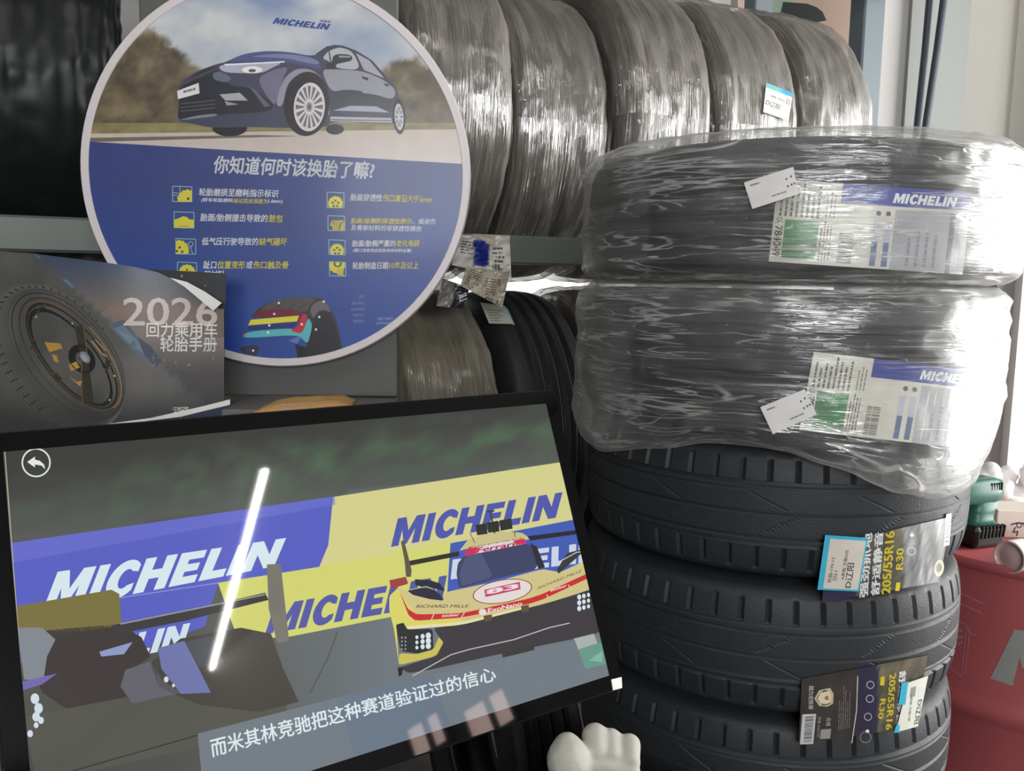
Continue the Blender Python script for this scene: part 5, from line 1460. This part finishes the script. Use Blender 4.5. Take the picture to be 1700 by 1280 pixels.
loft('motor_housing', [(hc + tx * 0.048, 0.014, 0.014, ty, Zv), (hc + tx * 0.043, 0.024, 0.024, ty, Zv), (hc + tx * 0.02, 0.029, 0.029, ty, Zv), (hc - tx * 0.05, 0.028, 0.028, ty, Zv), (hc - tx * 0.075, 0.022, 0.022, ty, Zv), (hc - tx * 0.09, 0.016, 0.016, ty, Zv)], MAT['teal'], tool)
loft('chuck', [(hc - tx * 0.09, 0.016, 0.016, ty, Zv), (hc - tx * 0.125, 0.014, 0.014, ty, Zv), (hc - tx * 0.135, 0.007, 0.007, ty, Zv)], MAT['black'], tool)
bm = bmesh.new()
for k in range(5): bm_box(bm, hc + tx * (0.004 + 0.007 * k) - ty * 0.026 + Zv * 0.012, (0.003, 0.006, 0.016), RT_, 0.0008, 1)
link('vent', from_bm(bm, 'vent'), MAT['black'], tool)
# white can lying on its side
cc = at_z(1672, 952, ZD) + Zv * 0.0315
cdir = (Rv * 0.86 + Vector((0, 1, 0)) * 0.42); cdir.z = 0; cdir.normalize()
can = thing('spray_can', cc - Zv * 0.0315, 'white metal can lying on its side on the drum, shiny base facing left', 'can')
MC = Matrix.Translation(cc) @ frame_rot(cdir.orthogonal().normalized(), cdir.cross(cdir.orthogonal().normalized()), cdir).to_4x4()
bm = bmesh.new(); bm_lathe(bm, [(0.029, 0.0), (0.0310, 0.004), (0.0305, 0.008), (0.0305, 0.165), (0.026, 0.178), (0.0001, 0.182)], 40, MC)
link('can_body', from_bm(bm, 'can_body', True), MAT['white'], can)
bm = bmesh.new(); bm_lathe(bm, [(0.0310, 0.004), (0.0314, 0.0015), (0.0300, 0.0), (0.0285, 0.002), (0.027, 0.006), (0.018, 0.003), (0.0001, 0.0015)], 40, MC)
link('can_base', from_bm(bm, 'can_base', True), MAT['drum_reflection'], can)
bm = bmesh.new(); bm_lathe(bm, [(0.0307, 0.045), (0.0309, 0.046), (0.0309, 0.075), (0.0307, 0.076)], 40, MC)
o = link('print_band', from_bm(bm, 'print_band', True), principled('purple_print', rgb(98, 74, 150), 0.4), can)
# printed carton with a black line drawing
k0 = at_z(1702, 897, ZD)
Rk = Matrix.Rotation(math.radians(-6), 3, 'Z')
crt = thing('carton', k0, 'pale cardboard carton with a black line drawing at the back of the drum', 'carton')
bm = bmesh.new(); bm_box(bm, k0 + Vector((0.01, 0.06, 0.030)), (0.115, 0.09, 0.060), Rk, 0.0015, 1)
link('carton_body', from_bm(bm, 'carton_body'), MAT['card'], crt)
kn = Rk @ Vector((0, -1, 0))
a = Art(plane_map(k0 + Vector((0.01, 0.06, 0.03)) + kn * 0.0456, kn))
INK = (58, 54, 62)
a.line([(1678, 871), (1690, 868), (1702, 869), (1712, 866)], 2.2, INK, 1); a.ring(1692, 872, 4, 1.6, INK, 1, 14); a.line([(1686, 875), (1682, 884), (1690, 882), (1688, 890)], 1.8, INK, 1); a.ring(1703, 871, 3.4, 1.6, INK, 1, 14)
a.build('carton_print', MAT['label'], crt)
# crumpled white plastic bag behind the carton, and a small red cap
bgc = at_z(1690, 868, ZD)
sp_ = []
r2 = random.Random(5)
for k in range(46):
    p = bgc + Vector((r2.uniform(-0.055, 0.10), r2.uniform(0.075, 0.14), r2.uniform(0.022, 0.105)))
    sp_.append((p, r2.uniform(0.014, 0.024)))
for k in range(10): sp_.append((bgc + Vector((0.01 * k - 0.04, 0.1, 0.02)), 0.02))
bagm = blob('plastic_bag', sp_, MAT['bag'], None, 0.004, 1)
zm = min(v.co.z for v in bagm.data.vertices)
bagm.data.transform(Matrix.Translation(-Vector((bgc.x, bgc.y + 0.1, zm)))); bagm.location = Vector((bgc.x, bgc.y + 0.1, ZD + 0.0005))
solo(bagm, 'crumpled white plastic bag behind the carton on the red drum', 'bag')
rc = at_z(1652, 868, ZD) + Vector((0, 0.06, 0))
bm = bmesh.new(); bm_lathe(bm, [(0.0001, 0.0), (0.022, 0.0), (0.024, 0.003), (0.024, 0.02), (0.021, 0.024), (0.0001, 0.024)], 32)
o = link('red_jar', from_bm(bm, 'jar_lid', True), principled('bright_red_plastic', rgb(200, 42, 58), 0.35), None); o.location = rc
solo(o, 'small bright red plastic jar between the green tool and the carton', 'jar')

# ------------------------------------------------------------------ cables and poster on the right wall
def cab(x0, x1, label, yy=2.52):
    p0 = at(x0, -30, 2.575); p1 = at(x1, 245, 2.575); p2 = at(x1 - 12, 520, 2.575)
    pts = [Vector((p0.x + 0.01, p0.y, CEIL - 0.01)), p0, (p0 + p1) / 2 + Vector((0.002, 0, 0)), p1, p2, Vector((p2.x - 0.02, p2.y, 0.03))]
    for p in pts: p.y = yy
    o = tube('cable', pts, 0.0095, MAT['cable'], None, 10)
    solo(o, label, 'cable', 'black cables hanging down the wall')
cab(1500, 1488, 'left of the two dark cables hanging down the wall beside the rack post')
cab(1518, 1494, 'right of the two dark cables hanging on the grey pilaster edge', 2.494)
pp = on_plane(1388, 20, rk(0, WB + 0.012, 0), Ns)
def wl(px_, py_, o_): return on_plane(px_, py_, rk(0, WB + 0.004 + o_, 0), Ns)
pst = thing('wall_poster', wl(1360, 56, 0), 'faded pink poster with a dark strap shape on the wall behind the last upper tyre', 'poster')
solid_sheet('poster_sheet', [(1225, -60), (1424, -60), (1420, 112), (1225, 120)], wl, MAT['pink'], 0.004, pst)
a = Art(lambda x, y, o_: wl(x, y, 0.0045 + o_))
a.poly([(1236, -60), (1310, -60), (1318, 8), (1300, 24), (1236, 12)], (196, 214, 196), 1)
a.poly([(1300, 3), (1340, 6), (1356, 12), (1366, 20), (1372, 34), (1340, 40), (1296, 20)], (70, 76, 76), 2)
a.build('poster_print', MAT['label'], pst)

# ------------------------------------------------------------------ ceiling LED tubes and pink panes that the display mirrors
def mirror(px_, py_, z):
    q = on_plane(px_, py_, Dc, Dn); d = (q - CAM).normalized(); d = d - Dn * (2 * d.dot(Dn))
    return q + d * ((z - q.z) / d.z)
def led(p0, p1, label, n=1):
    p0 = Vector(p0); p1 = Vector(p1); d = p1 - p0
    t = thing('led_batten', (p0 + p1) / 2, label, 'ceiling light', 'LED battens on the ceiling')
    u_ = d.normalized(); s_ = u_.cross(Zv).normalized()
    R3 = frame_rot(u_, s_, u_.cross(s_))
    bm = bmesh.new(); bm_box(bm, (p0 + p1) / 2 + Zv * 0.027, (d.length, 0.05, 0.03), R3, 0.003, 1)
    link('batten_body', from_bm(bm, 'batten_body'), MAT['white'], t)
    tube('lamp_tube', [p0, p1], 0.016, MAT['tube'], t, 12)
zt_ = CEIL - 0.045
A_, B_ = mirror(440, 782, zt_), mirror(343, 1146, zt_)
led(A_, B_, 'LED batten on the ceiling that shows as the long bright streak in the display')
led((-1.6, 0.25, zt_), (-0.5, -0.6, zt_), 'LED batten on the ceiling above the left of the photographer')
led((0.2, 0.55, zt_), (1.3, 0.25, zt_), 'LED batten on the ceiling above the tyre stack')

# small high windows on the right wall, pink facade light behind them
def mirror_x(px_, py_, x):
    q = on_plane(px_, py_, Dc, Dn); d = (q - CAM).normalized(); d = d - Dn * (2 * d.dot(Dn))
    return q + d * ((x - q.x) / d.x)
for n_, quad in ((2, ((672, 1210), (736, 1190), (752, 1232), (690, 1254))), (3, ((764, 1180), (842, 1158), (866, 1196), (786, 1222)))):
    P = [mirror_x(x, y, 3.05) for x, y in quad]
    y0, y1 = min(p.y for p in P), max(p.y for p in P); z0, z1 = min(p.z for p in P), max(p.z for p in P)
    yc, zc, dy, dz = (y0 + y1) / 2, (z0 + z1) / 2, (y1 - y0) * 0.86, (z1 - z0) * 0.80
    wr_ = bpy.data.objects.new('window_%d' % n_, None); COL.objects.link(wr_); wr_.location = (3.045, yc, zc); struct(wr_)
    bm = bmesh.new()
    for a_, b_, c_, d_ in ((yc, dy + 0.05, zc + dz / 2 + 0.0125, 0.025), (yc, dy + 0.05, zc - dz / 2 - 0.0125, 0.025), (yc - dy / 2 - 0.0125, 0.025, zc, dz), (yc + dy / 2 + 0.0125, 0.025, zc, dz), (yc + dy * 0.08, 0.03, zc, dz)):
        bm_box(bm, Vector((3.035, a_, c_)), (0.03, b_, d_))
    link('window_frame', from_bm(bm, 'window_frame'), MAT['black'], wr_)
    box('window_pane', (3.045, yc, zc), (0.006, dy, dz), MAT['pinkpane'], wr_)
